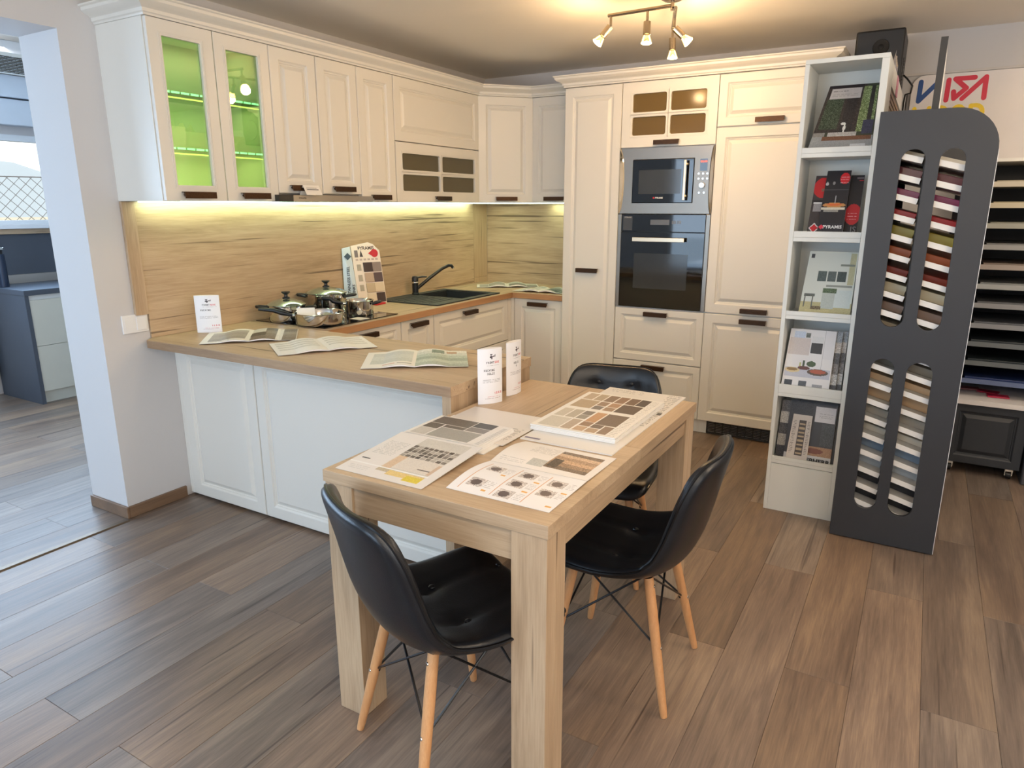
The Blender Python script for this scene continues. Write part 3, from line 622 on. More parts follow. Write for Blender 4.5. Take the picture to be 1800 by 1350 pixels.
# microwave
mw = empty('microwave', (1.7, -.58, 1.41), 'built-in microwave with brushed steel surround above the oven', 'microwave')
b = B(); b.plate([(1.4, 1.408), (2.0, 1.408), (2.0, 1.808), (1.4, 1.808)], [[(1.49, 1.475), (1.882, 1.475), (1.882, 1.738), (1.49, 1.738)]], -.606, -.5805); b.obj('surround', STEEL, mw, bevel=.002)
nb = 10
for sx in (1, -1):
    xe = 1.402 if sx > 0 else 1.998
    P = [(xe+sx*(.026 if sx > 0 else .016)*math.sin(PI*min(1, max(0, i/nb)))**.5, 1.410+.396*i/nb) for i in range(nb+1)]
    bb = B(); vs = [(x, -.613, z) for x, z in P]+[(xe, -.608, z) for x, z in P]+[(x+sx*.006, -.6062, z) for x, z in P]
    bb.add(vs, [((i, i+1, nb+2+i, nb+1+i) if sx < 0 else (i+1, i, nb+1+i, nb+2+i)) for i in range(nb)]+[((i+1, i, 2*nb+2+i, 2*nb+3+i) if sx < 0 else (i, i+1, 2*nb+3+i, 2*nb+2+i)) for i in range(nb)])
    bb.obj('curved_trim', CHROME if sx > 0 else STEEL, mw, smooth=.9)
B().box(1.42, 1.98, -.58, -.2, 1.42, 1.80).obj('casing', BLACKM, mw)
md = B().box(1.491, 1.881, -.614, -.5805, 1.476, 1.737).obj('door', BGLASS, mw, bevel=.002)
B().box(1.535, 1.805, -.6148, -.6141, 1.53, 1.675).obj('window', paint((58, 62, 66), .08, 0, var=.15, scale=4, name='microwave window'), md)
B().box(1.83, 1.845, -.648, -.640, 1.49, 1.727).cyl((1.842, -.64, 1.515), (1.842, -.614, 1.515), .008, n=10).cyl((1.842, -.64, 1.703), (1.842, -.614, 1.703), .008, n=10).obj('handle', paint((232, 214, 180), .25, .7), md, bevel=.003)
text('PYRAMIS', md, frame((1.672, -.6143, 1.505), (1, 0, 0), (0, 0, 1)), .013, (235, 235, 235), bold=.0004); B().box(1.632, 1.642, -.6148, -.6142, 1.501, 1.511).obj('logo', paint((200, 30, 40), .5), md)
B().box(1.918, 1.962, -.6075, -.6062, 1.662, 1.732).obj('display', BGLASS, mw); text('00:00', mw, frame((1.940, -.6076, 1.716), (1, 0, 0), (0, 0, 1)), .018, (255, 90, 40)).data.materials[0] = emit((255, 90, 30), 1.6, 'display digits')
kb = B()
for x, z in [(1.913+i*.026, zz) for zz in (1.646, 1.617) for i in range(3)]+[(1.921, 1.535), (1.951, 1.535)]: kb.cyl((x, -.6062, z), (x, -.6092, z), .0055, n=12)
kb.obj('buttons', CHROME, mw); B().lathe([(.018, 0), (.018, .012), (.015, .016), (0, .016)], (1.937, -.6062, 1.578), 24, (0, -1, 0)).obj('knob', CHROME, mw, smooth=True)
# shelf and stored items barely visible behind amber panes: plain

# ================================================================== TABLE
tb = empty('dining_table', (2.15, -3.1, 0), 'oak-look dining table covered with open catalogues', 'table')
TX0, TX1, TY0, TY1, TZ = 1.806, 2.503, -3.691, -2.514, .76
B().box(TX0, TX1, TY0, -3.093, .726, TZ).obj('table_top', TABLEX, tb, bevel=.0015)
B().box(TX0, TX1, -3.0915, TY1, .726, TZ).obj('table_leaf', TABLEY, tb, bevel=.0015)
B().box(TX0+.10, TX1-.10, TY0+.012, TY0+.032, .645, .7255).obj('apron', OAKX, tb); B().box(TX0+.10, TX1-.10, TY1-.032, TY1-.012, .645, .7255).obj('apron', OAKX, tb)
B().box(TX1-.030, TX1-.010, TY0+.10, TY1-.10, .665, .7255).obj('apron', OAKY, tb); B().box(TX0+.010, TX0+.030, TY0+.10, TY1-.10, .665, .7255).obj('apron', OAKY, tb)
for x, y in ((TX0+.004, TY0+.004), (TX1-.1, TY0+.004), (TX0+.004, TY1-.104), (TX1-.1, TY1-.104)):
    B().box(x, x+.096, y, y+.048, .0005, .7255).box(x, x+.096, y+.0495, y+.097, .0005, .7255).box(x+.001, x+.095, y+.047, y+.051, .0005, .7255).obj('leg', OAKZ, tb, bevel=.0012)

# ================================================================== CHAIRS
LEATHER = paint((16, 20, 27), .30, 0, var=.08, scale=40, bump=.25, bscale=380, name='black leatherette', spec=.55)
def make_chair():
    ch = empty('shell_chair', (0, 0, 0), '', 'chair')
    # front of chair = -y ; profile (y, z) from front lip to back top
    prof = [(-.225, .392), (-.228, .412), (-.205, .430), (-.12, .426), (-.02, .416), (.07, .415), (.135, .428), (.178, .466), (.207, .527), (.226, .597), (.243, .672), (.262, .745), (.276, .787)]
    def cr(ps, t):
        n = len(ps)-1; x = t*n; i = min(int(x), n-1); f = x-i; p = [ps[max(0, min(n, i+k))] for k in (-1, 0, 1, 2)]
        return [.5*((2*p[1][j])+(-p[0][j]+p[2][j])*f+(2*p[0][j]-5*p[1][j]+4*p[2][j]-p[3][j])*f*f+(-p[0][j]+3*p[1][j]-3*p[2][j]+p[3][j])*f**3) for j in (0, 1)]
    NU, NV = 28, 48
    wid = [(0, .222), (.15, .228), (.35, .230), (.5, .228), (.62, .224), (.8, .214), (1, .205)]
    def W(t):
        for (a, x), (b, y) in zip(wid, wid[1:]):
            if t <= b: f = (t-a)/(b-a); f = f*f*(3-2*f); return x+(y-x)*f
        return wid[-1][1]
    btn = [(-.38, .17), (.38, .17), (-.38, .36), (.38, .36), (-.36, .70), (.36, .70), (-.36, .86), (.36, .86)]
    def pt(a, b, side):   # a,b in [-1,1] square grid -> rounded outline
        r = max(abs(a), abs(b)); uc = a*math.sqrt(1-b*b/2); vc = b*math.sqrt(1-a*a/2); rr = math.hypot(uc, vc)
        if rr > 1e-6: cc, ss = abs(uc/rr), abs(vc/rr); s_ = 1/((cc**4.2+ss**4.2)**(1/4.2)); u, v = uc*s_, vc*s_
        else: u = v = 0.
        t = (v+1)/2; y, z = cr(prof, t); y2, z2 = cr(prof, min(1, t+.01)); y1, z1_ = cr(prof, max(0, t-.01)); d = Vector((y2-y1, z2-z1_)).normalized(); nrm = Vector((0, -d.y, d.x))  # towards sitter
        w_ = W(t); x = u*w_; bend = .5-.5*math.cos(PI*min(1, max(0, (t-.25)/.3))) * (1-.75*min(1, max(0, (t-.55)/.45)))
        lift = (.014+.044*bend)*abs(u)**2.2
        th = .038*(max(0, 1-r**12))**.5
        P = Vector((x, y, z))+nrm*lift
        if side > 0:
            dp = 0
            for bu, bt in btn:
                dd = ((u-bu)*w_)**2+((t-bt)*.95)**2; dp += .010*math.exp(-dd/.0007)
            for bt in (.17, .36, .70, .86):
                dp += .0035*math.exp(-((t-bt)*.95/.010)**2)*(1-abs(u)**6)
            for bu in (-.38, .38): dp += .0035*math.exp(-((u-bu)*w_/.010)**2)*(1-min(1, abs(2*t-1))**8)*(0 if .42 < t < .6 else 1)
            return P+nrm*(th*.55-dp*(1-r**12))
        return P-nrm*th*.55
    for side, nm in ((0, 'shell'),):
        vs = []; fs = []; idx = {}
        for sd in (1, -1):
            for j in range(NV+1):
                for i in range(NU+1):
                    a = math.sin((2*i/NU-1)*PI/2)*.35+(2*i/NU-1)*.65; b = math.sin((2*j/NV-1)*PI/2)*.25+(2*j/NV-1)*.75
                    edge = i in (0, NU) or j in (0, NV)
                    if edge and sd < 0: idx[(sd, i, j)] = idx[(1, i, j)]; continue
                    idx[(sd, i, j)] = len(vs); vs.append(tuple(pt(a, b, sd)))
            for j in range(NV):
                for i in range(NU):
                    q = (idx[(sd, i, j)], idx[(sd, i+1, j)], idx[(sd, i+1, j+1)], idx[(sd, i, j+1)]); fs.append(q if sd > 0 else q[::-1])
        sh = B().add(vs, fs).obj('shell', LEATHER, ch, smooth=3.0)
    rim = []
    for i in range(NU+1): rim.append((2*i/NU-1, -1))
    for j in range(1, NV+1): rim.append((1, 2*j/NV-1))
    for i in range(1, NU+1): rim.append((1-2*i/NU, 1))
    for j in range(1, NV+1): rim.append((-1, 1-2*j/NV))
    B().tube([pt(a, b, 1) for a, b in rim], .0045, 6).obj('piping', paint((10, 11, 14), .3, name='piping'), ch, smooth=True)
    bb = B()
    for bu, bt in btn:
        P = pt(bu, 2*bt-1, 1); Q = pt(bu, 2*bt-1, -1); nn = (P-Q).normalized(); bb.lathe([(.010, 0), (.009, .003), (.004, .0055), (0, .006)], P-nn*.001, 12, nn)
    bb.obj('buttons', LEATHER, ch, smooth=True)
    tops = {}; 
    for sx in (-1, 1):
        for sy in (-1, 1):
            top = Vector((sx*.125, sy*.115-.01, .405)); ft = Vector((sx*.1875, sy*.19, .0005)); tops[(sx, sy)] = (top, ft)
            d = (ft-top); lg = B().lathe([(.0145, 0), (.0155, .1), (.0145, .25), (.0118, .395), (.0100, d.length)], top, 14, d).obj('leg', BEECH, ch, smooth=True)
            d2 = (top.lerp(ft, .5)-top).normalized(); out = Vector((sx, sy*.2, 0)).normalized()
            for f in (.06, .50): 
                p_ = top.lerp(ft, f); B().lathe([(.0055, 0), (.005, .002), (0, .003)], p_+Vector((0, -1 if sy < 0 else 1, 0))*.0145, 12, (0, -1 if sy < 0 else 1, 0)).obj('screw', CHROME, lg)
    fr = B()
    for a, b in (((-1, -1), (1, -1)), ((1, -1), (1, 1)), ((1, 1), (-1, 1)), ((-1, 1), (-1, -1))):
        for s, e in ((a, b), (b, a)):
            p0 = tops[s][0].lerp(tops[s][1], .5); p0 = p0*.985+Vector((0, 0, p0.z*.015)); p1 = tops[e][0]*.93+Vector((0, 0, .405*.07)); fr.tube([p0, p1], .0034, 6)
    for k_, (a, b) in tops.items():
        p0 = a.lerp(b, .5); fr.cyl(p0*.93+Vector((0, 0, p0.z*.07)), p0, .006, n=8)
    fr.box(-.13, .13, -.13, -.118, .400, .412).box(-.13, .13, .10, .112, .400, .412).box(-.13, -.118, -.118, .10, .400, .412).box(.118, .13, -.118, .10, .400, .412)
    fr.obj('wire_frame', BLACKM, ch); return ch
CHG = 'black shell chairs at the dining table'
def chairM(x, y, head): return Matrix.Translation((x, y, 0)) @ Matrix.Rotation(head, 4, 'Z')
chair = make_chair()
# chair front is -y; head rotates it
M1 = chairM(2.176, -3.640, math.radians(180-25.5)); chair.matrix_basis = M1; WM[chair.name] = M1; chair['label'] = 'black tufted shell chair nearest the camera, seen from behind'; chair['group'] = CHG
copy_tree(chair, 'black tufted shell chair on the right side of the table, facing left', chairM(2.465, -3.065, math.radians(-90+2.6)))
copy_tree(chair, 'black tufted shell chair at the far end of the table, facing the camera', chairM(2.12, -2.47, math.radians(12)))
# ================================================================== pans on the hob
ZH = CT+.0052; STL = paint((205, 202, 198), .1, 1., var=.02, name='polished steel'); LIDM = paint((176, 190, 180), .06, .9, var=.02, name='lid'); BAK = paint((20, 21, 26), .35, name='black handle')
RT = Vector((.863, .506, 0)); 
def pot(name, x, y, r, h, label, cat, lid=True, hands=(), grp=None):
    t = empty(name, (x, y, ZH), label, cat, grp)
    B().lathe([(0, 0), (r*.93, 0), (r*.97, .004), (r, .012), (r, h-.003), (r+.004, h), (r+.001, h+.001), (r-.003, h-.004), (r-.003, .008), (0, .006)], (x, y, ZH+.0003), 40).obj('body', STL, t, smooth=.7)
    if lid:
        B().lathe([(r+.006, h+.0015), (r+.006, h+.005), (r*.97, h+.010), (r*.75, h+.022), (r*.4, h+.032), (.02, h+.036), (0, h+.036)], (x, y, ZH), 40).obj('lid', LIDM, t, smooth=.7)
        B().lathe([(.020, h+.0355), (.020, h+.040), (.010, h+.045), (.009, h+.055), (.020, h+.064), (.024, h+.068), (.022, h+.072), (0, h+.073)], (x, y, ZH), 24).obj('knob', BAK, t, smooth=.7)
    for (dx, dy, L, kind) in hands:
        d = Vector((dx, dy, 0)).normalized(); s = Vector((-d.y, d.x, 0)); c = Vector((x, y, ZH+h-.018)); hz = Vector((0, 0, 1)); b = B()
        if kind == 'loop':
            a = c+d*r+s*.028; e = c+d*r-s*.028
            b.tube([a, a+d*.02+hz*.004, c+d*(r+L)+s*.02+hz*.008, c+d*(r+L+.008)+hz*.009, c+d*(r+L)-s*.02+hz*.008, e+d*.02+hz*.004, e], .0075, 8)
        else:
            b.tube([c+d*r, c+d*(r+.03)+hz*.004, c+d*(r+.07)+hz*.014, c+d*(r+L*.6)+hz*.028, c+d*(r+L)+hz*.034], [.007, .009, .013, .012, .008], 10)
            B().lathe([(.009, 0), (.010, .015)], c+d*(r-.002), 12, d).obj('bracket', STL, t, smooth=True)
        b.obj('handle', BAK, t, smooth=1.2)
    return t
GP = 'steel pans on the hob'
pot('saucepan', .19, -2.335, .098, .085, 'lidded steel pan nearest the wall at the left of the hob', 'pan', True, ((-RT.x, -RT.y, .06, 'loop'), (RT.x, RT.y, .05, 'loop')), GP)
pot('stock_pot', .17, -2.015, .112, .115, 'largest lidded steel pot at the back of the hob', 'pan', True, ((-RT.x, -RT.y, .05, 'loop'), (RT.x, RT.y, .05, 'loop')), GP)
pot('frying_pan', .425, -2.325, .128, .062, 'open wide steel frying pan with a white card inside', 'pan', False, ((-.84, -.54, .19, 'stick'),), GP)
pot('saucepan', .395, -1.985, .078, .085, 'small open steel saucepan at the right of the hob', 'pan', False, ((-.75, -.66, .13, 'stick'), (RT.x, RT.y, .035, 'loop')), GP)
c = B(); c.add([(.37, -2.43, ZH+.035), (.43, -2.36, ZH+.035), (.40, -2.335, ZH+.085), (.34, -2.405, ZH+.085), (.345, -2.38, ZH+.035), (.40, -2.31, ZH+.035)], [(0, 1, 2, 3), (3, 2, 5, 4)])
o = c.obj('price_card', PAPER); m_ = o.modifiers.new('thick', 'SOLIDIFY'); m_.thickness = .001; tag(o, 'folded white card standing inside the open frying pan', 'card')
tag(B().box(.45, .53, -2.13, -2.06, ZH, ZH+.001).obj('price_card', PAPER), 'small white card lying flat on the black hob', 'card')

# ================================================================== printed things
def quad_surf(a, b, c, d, bulge=0, off=0.):
    """a,b near edge (u 0..1), d,c far edge"""
    a, b, c, d = map(Vector, (a, b, c, d))
    def f(u, v):
        p = a.lerp(b, u).lerp(d.lerp(c, u), v); p.z += bulge*4*u*(1-u)+off; return tuple(p)
    return f
def open_mag(label, cx, cy, dirx, w_, h_, left, right, z, cat='magazine', name='open_magazine', tilt=.012, arch=.012, swap=False, group=None):
    """spine centre bottom at (cx,cy); dirx = along the width; pages rise to the spine"""
    d = Vector((dirx[0], dirx[1], 0)).normalized(); e = Vector((-d.y, d.x, 0)); c = Vector((cx, cy, z)); t = empty(name, (cx, cy, z), label, cat, group)
    def page(sgn):
        def f(u, v):
            q = abs(u-(1 if sgn < 0 else 0))       # distance from the spine 0..1
            zz = .003+arch*(math.sin(min(1, q*1.6)*PI)*.8 if q < .625 else 0)+tilt*(1-q)*.4
            return tuple(c+d*(sgn*q*w_)+e*(v*h_)+Vector((0, 0, zz+.0015)))
        return f
    b = B(); n = 14
    for sgn in (-1, 1):
        f = page(sgn); vs = []
        for i in range(n+1):
            u = 1-i/n if sgn < 0 else i/n
            for v in (0, 1):
                p = Vector(f(u, v)); vs.append(tuple(p-Vector((0, 0, .0007)))); vs.append((p.x, p.y, z+.0006+max(0, (p.z-z)*(.55))))
        fs = []
        for i in range(n):
            k = i*4; fs += [(k, k+4, k+5, k+1), (k+2, k+3, k+7, k+6), (k+1, k+5, k+7, k+3), (k, k+2, k+6, k+4)]
        fs += [(n*4, n*4+2, n*4+3, n*4+1), (0, 1, 3, 2)]
        b.add(vs, fs)
    b.obj('pages', PAPER, t, smooth=.5)
    sheet('left_page', t, page(-1), left); sheet('right_page', t, page(1), right); return t
def photo(cv, x0, y0, x1, y1, cols, noise=10):
    n = len(cols)
    for i, c in enumerate(cols): cv.R(x0, y0+(y1-y0)*i/n, x1, y0+(y1-y0)*(i+1)/n, c, noise)
    return cv
GM = 'open magazines on the peninsula worktop'; WHT = (236, 233, 226)
L = Cv(44, 60, WHT); photo(L, .14, .14, .92, .88, [(150, 145, 138), (165, 160, 152), (158, 152, 146), (172, 168, 160)], 5); L.text(.16, .6, .09)
R_ = Cv(44, 60, (205, 200, 192)); photo(R_, .02, .0, .98, 1, [(120, 108, 98), (132, 122, 112), (150, 144, 136), (118, 112, 106)], 8); R_.R(.55, 0, .68, 1, (232, 230, 226), 6).R(.0, .3, .32, .62, (78, 70, 62), 14).R(0, .65, .3, .98, (214, 210, 200), 4)
open_mag('open magazine with grey photos beside the upright price card on the peninsula', .515, -2.865, (.707, .707), .212, .30, L, R_, CT, group=GM)
L = Cv(44, 60, (238, 237, 234)); R_ = Cv(44, 60, (238, 237, 234))
for cv in (L, R_):
    for i, y in enumerate((.82, .66, .50, .34)): cv.R(.1, y, .92, y+.008, (130, 130, 128)); cv.R(.1, y+.03, .92, y+.08, (214, 214, 210), 4)
open_mag('open brochure of line drawings in the middle of the peninsula', .99, -2.83, (.553, .833), .212, .29, L, R_, CT, cat='brochure', name='open_brochure')
L = Cv(44, 60, WHT); photo(L, .14, .22, .94, .88, [(196, 200, 194), (204, 208, 204), (196, 200, 198)], 4); L.R(.38, .10, .62, .14, (214, 150, 120)).R(.66, .10, .94, .14, (130, 135, 135))
R_ = Cv(44, 60, (196, 206, 192)); photo(R_, 0, .0, 1, 1, [(170, 182, 170), (190, 200, 186), (150, 166, 152), (178, 192, 180), (206, 212, 204), (226, 226, 218)], 9); R_.R(.3, .72, .55, .94, (110, 130, 118), 10).R(.6, .78, .8, .92, (176, 140, 110), 6)
open_mag('open magazine with pale green photo at the free end of the peninsula', 1.505, -2.895, (.813, .582), .208, .30, L, R_, CT, group=GM)
# corner leaflets on the worktop
L = Cv(44, 44, WHT); photo(L, .08, .12, .92, .9, [(150, 150, 148), (168, 166, 162), (160, 160, 156)], 6); R_ = Cv(44, 44, WHT); photo(R_, .05, .1, .95, .92, [(70, 76, 74), (150, 156, 150), (190, 194, 186)], 10)
open_mag('rumpled open magazine in the worktop corner behind the sink', .42, -.36, (.84, .54), .24, .22, L, R_, CT, arch=.02)
L = Cv(44, 44, WHT); photo(L, .08, .12, .92, .9, [(200, 204, 198), (214, 214, 208), (190, 194, 190)], 6); R_ = Cv(44, 44, WHT); photo(R_, .05, .1, .95, .92, [(90, 110, 108), (120, 136, 132), (170, 178, 172)], 12)
open_mag('open magazine on the worktop against the tall pantry', .775, -.525, (1, .04), .215, .21, L, R_, CT, arch=.02)

# price cards: lens shaped upright tubes of card
def price_card(x0, y0, x1, y1, z, h, label, lines, price, grp='upright price cards'):
    a = Vector((x0, y0, 0)); b_ = Vector((x1, y1, 0)); d = (b_-a); Lw = d.length; d.normalize(); nr = Vector((d.y, -d.x, 0)); t = empty('price_card', ((x0+x1)/2, (y0+y1)/2, z), label, 'price card', grp)
    P = lambda u, k: a+d*(u*Lw)+nr*(k*.012*math.sin(PI*u)**.8)
    n = 16; b = B(); vs = []; 
    ring = [P(i/n, 1) for i in range(n+1)]+[P(1-i/n, -1) for i in range(1, n)]
    for zz in (z+.0006, z+h): vs += [(p.x, p.y, zz) for p in ring]
    k = len(ring); b.add(vs, [(i, (i+1) % k, k+(i+1) % k, k+i) for i in range(k)]); o = b.obj('card', PAPER, t, smooth=.8); m_ = o.modifiers.new('t', 'SOLIDIFY'); m_.thickness = .0006
    def surf(u, v): p = P(min(.999, max(.001, u)), 1)+nr*.0006; return (p.x, p.y, z+.0008+v*(h-.002))
    cv = Cv(64, 128, (240, 240, 244))
    def DK(x, y, rx, ry, c=(70, 66, 74)): cv.D(x, y, rx, ry, c)
    DK(.50, .895, .05, .012); DK(.50, .855, .06, .02); DK(.60, .86, .05, .012, (110, 100, 104)); DK(.66, .875, .018, .025); DK(.52, .825, .03, .014)
    F5 = {'F': '1111010001101000100', 'A': ''}
    big = {'F': ["111", "1..", "11.", "1..", "1.."], 'R': ["11.", "1.1", "11.", "1.1", "1.1"], 'O': ["111", "1.1", "1.1", "1.1", "111"], 'N': ["1.1", "111", "111", "111", "1.1"], 'T': ["111", ".1.", ".1.", ".1.", ".1."], 'S': ["111", "1..", "111", "..1", "111"], 'E': ["111", "1..", "11.", "1..", "111"], 'D': ["11.", "1.1", "1.1", "1.1", "11."],
           'C': ["111", "1..", "1..", "1..", "111"], 'H': ["1.1", "1.1", "111", "1.1", "1.1"], 'Y': ["1.1", "1.1", ".1.", ".1.", ".1."], 'K': ["1.1", "1.1", "11.", "1.1", "1.1"], 'U': ["1.1", "1.1", "1.1", "1.1", "111"], 'P': ["111", "1.1", "111", "1..", "1.."], 'A': [".1.", "1.1", "111", "1.1", "1.1"], 'M': ["1.1", "111", "111", "1.1", "1.1"], 'I': ["1", "1", "1", "1", "1"], ' ': ["."]*5,
           '1': [".1", "11", ".1", ".1", ".1"], '2': ["11", ".1", "11", "1.", "11"], '9': ["111", "1.1", "111", "..1", "111"], '5': ["111", "1..", "111", "..1", "111"], '0': ["111", "1.1", "1.1", "1.1", "111"], 'Z': ["111", "..1", ".1.", "1..", "111"], 'L': ["1..", "1..", "1..", "1..", "111"], 'V': ["1.1", "1.1", "1.1", "1.1", ".1."]}
    def word(s, x, y, c):
        for ch in s:
            g = big[ch]
            for r, row in enumerate(g):
                for q, bt in enumerate(row):
                    if bt == '1' and x+q < 64: cv.a[y-r, x+q] = c
            x += len(g[0])+1
        return x
    x = word('FRONT', 20, 98, (60, 56, 62)); word('SIDE', x+1, 98, (206, 60, 70)); cv.text(.32, .88, .70, (150, 146, 150))
    for s, (xx, yy) in lines: word(s, xx, yy, (70, 68, 74))
    cv.text(.18, .9, .44, (110, 108, 112), 3, .022); word(price, 40, 26, (205, 60, 72)); cv.text(.35, .9, .13, (200, 120, 130), 2, .03); cv.text(.25, .9, .10, (150, 146, 150))
    sheet('print', t, surf, cv); return t
price_card(.080, -2.815, .165, -2.735, CT, .185, 'upright white price card at the wall end of the peninsula', [('KUCHYNE', (14, 80))], '1 2 5 0')
price_card(1.827, -2.943, 1.879, -2.860, TZ, .205, 'left of two upright price cards on the table end', [('KUCHYNE', (14, 80)), ('DOLCE', (22, 72))], '1 9 5 0')
price_card(1.858, -2.795, 1.866, -2.697, TZ, .205, 'right of two upright price cards, turned nearly edge-on', [('DOLCE', (22, 80)), ('V', (30, 72))], '1 9 5 0')

# colour sample stand of the sinks
st = empty('sample_stand', (.12, -1.62, CT), 'cardboard sink colour sample stand with white side painted window-light blue, behind the hob', 'display stand')
fr0 = Vector((.100, -1.668, CT+.0005)); fr1 = Vector((.165, -1.480, CT+.0005)); lean = Vector((-.078, .022, 0))
fd = (fr1-fr0).normalized(); FWd = (fr1-fr0).length; HH = .385; upv = (lean+Vector((0, 0, HH)))
FM = frame(fr0, fd, upv); UH = upv.length
out = [(0, 0), (FWd, 0), (FWd, UH*.86), (FWd*.80, UH*.965), (FWd*.62, UH), (FWd*.05, UH*.955), (0, UH*.95)]
b = B(FM @ Matrix.Rotation(-PI/2, 4, 'X')); b.plate([(x, z) for x, z in out], [], -.003, 0); b.obj('front_board', paint((236, 222, 210), .5, name='cream card'), st)
sd = Vector((-.078, -.045, 0)); a = fr0; b = B(); p3 = fr0+sd; tp = fr0+upv*.945; b.add([tuple(a), tuple(p3), tuple(p3+Vector((-.002, -.0, HH*.92))), tuple(tp)], [(0, 1, 2, 3)]); o = b.obj('side_board', paint((206, 220, 232), .5, name='window-tinted white card'), st)  # side is white card; bluish window light is mixed into its colour
m_ = o.modifiers.new('t', 'SOLIDIFY'); m_.thickness = .003; m_.offset = 0
MF = FM @ Matrix.Translation((0, 0, .0035))
def onf(x, y): return MF @ Matrix.Translation((x*FWd, y*UH, 0))
text('PYRAMIS', st, onf(.52, .905), .030, (60, 50, 54), bold=.0006)
SM = {}
for i, (x, y, c) in enumerate([(.50, .60, (58, 44, 46)), (.80, .60, (140, 124, 118)), (.50, .43, (184, 160, 140)), (.80, .43, (84, 68, 72)), (.50, .265, (190, 170, 142)), (.80, .265, (214, 196, 170)), (.50, .10, (220, 204, 182)), (.80, .10, (60, 44, 46))]):
    b = B(onf(x, y)); b.box(-.034, .034, -.030, .030, 0, .006); b.obj('sample', paint(c, .5, var=.08, scale=200), st, bevel=.004)
for y in (.60, .43, .27): B(onf(.18, y)).box(-.014, .014, -.02, .02, 0, .003).obj('small_sample', paint((170, 160, 146), .4), st, bevel=.001)
for i in range(6): B(onf(.15+.14*i, .725)).box(-.009, .009, -.006, .006, -.0004, .0004).obj('print', paint((190, 170, 162), .6), st)
b = B(onf(.80, .82)); b.lathe([(.026, 0), (.026, .001), (0, .001)], (0, 0, 0), 20); b.add([(-.045, 0, .001), (-.02, -.016, .001), (-.02, .016, .001)], [(0, 1, 2)]); b.obj('red_badge', paint((200, 40, 56), .5), st)
b = B(onf(.22, .82)); b.box(-.026, -.002, -.022, .022, 0, .001).obj('print', paint((120, 110, 112), .5), st); b = B(onf(.32, .82)); b.add([(-.012, -.02, .001), (.012, -.02, .001), (0, .024, .001)], [(0, 1, 2)]); b.obj('print', paint((60, 55, 60), .5), st)
sdn = (p3-fr0).normalized(); SF = frame(p3+Vector((-.001, 0, 0))+Vector((.0, -.0, 0)), -sdn, Vector((-.001, 0, HH)))
so = SF.col[2].xyz*.003
text('STAINLESS STEEL', st, Matrix.Translation(so) @ SF @ Matrix.Translation((.034, .155, 0)) @ Matrix.Rotation(PI/2, 4, 'Z'), .024, (60, 70, 80), bold=.0006); text('SINKS', st, Matrix.Translation(so) @ SF @ Matrix.Translation((.064, .10, 0)) @ Matrix.Rotation(PI/2, 4, 'Z'), .024, (60, 70, 80), bold=.0006)
b = B(Matrix.Translation(so) @ SF @ Matrix.Translation((.034, .305, 0)) @ Matrix.Rotation(PI/4, 4, 'Z')); b.box(-.016, .016, -.016, .016, -.0005, .0005); b.obj('logo', paint((60, 76, 84), .5), st)
B().box(.17, .20, -1.62, -1.53, CT+.0005, CT+.012).obj('red_foot', paint((190, 40, 44), .5), st, bevel=.002)

# ---- catalogues on the table
T = TZ+.0006
GC = 'opened catalogues on the dining table'
def stack(name, x0, x1, y0, y1, z0, z1, label, cv=None, cat='catalogue', rz=0, layers=0, grp=None):
    cx, cy = (x0+x1)/2, (y0+y1)/2; t = empty(name, (cx, cy, z0), label, cat, grp, rz=rz); hx, hy = (x1-x0)/2, (y1-y0)/2; hz = z1-z0
    if layers:
        for i in range(layers): o_ = .0015*((i*7) % 3-1); B().box(-hx+o_, hx+o_, -hy-o_*.5, hy, hz*i/layers+.0003*(i > 0), hz*(i+1)/layers-.0004).obj('pages', PAPER, t, local=True)
    else: B().box(-hx, hx, -hy, hy, 0, hz).obj('pages', PAPER, t, local=True)
    if cv:
        M = wm(t)
        def f(u, v): return tuple(M @ Vector((-hx+2*hx*u, -hy+2*hy*v, hz+.0004)))
        sheet('print', t, f, cv)
    return t
# catalogue 1: lower leaf sloping to a thick block
cv = Cv(100, 100, (226, 220, 214)); cv.R(.36, .16, .90, .96, (206, 200, 190), 3)
for i in range(9):
    for j in range(5): cv.R(.36+i*.06, .50+j*.055, .36+(i+1)*.06-.006, .50+(j+1)*.055-.006, random.choice([(96, 88, 82), (128, 120, 112), (150, 142, 134), (82, 74, 70), (176, 168, 158), (110, 104, 98)]), 8)
cv.R(.36, .24, .90, .50, (218, 208, 196), 3).R(.37, .22, .47, .50, (214, 186, 156), 4).R(.72, .30, .88, .315, (120, 110, 104)).R(.86, .24, .90, .46, (206, 180, 156)); cv.R(.36, .14, .55, .22, (190, 176, 150), 5).R(.50, .10, .9, .19, (224, 196, 130), 5).R(.72, .06, .9, .16, (218, 196, 70), 5); cv.R(0, .20, .92, .225, (238, 236, 232))
cv.text(.06, .30, .75, (170, 168, 162), 11, .03); cv.R(.06, .30, .16, .315, (70, 70, 70)); cv.text(.06, .3, .14, (190, 188, 184), 3, .03)
t = empty('open_catalogue', (1.97, -3.42, T), 'open catalogue nearest the left table corner with grey tile photo', 'catalogue', GC)
def slope(x0, x1, y0, y1, za, zb, s=0.0):
    def f(u, v): return (x0+(x1-x0)*u, y0+(y1-y0)*v, za+(zb-za)*v+s*math.sin(v*PI))
    return f
f0 = slope(1.832, 2.128, -3.668, -3.378, T+.001, T+.0225)
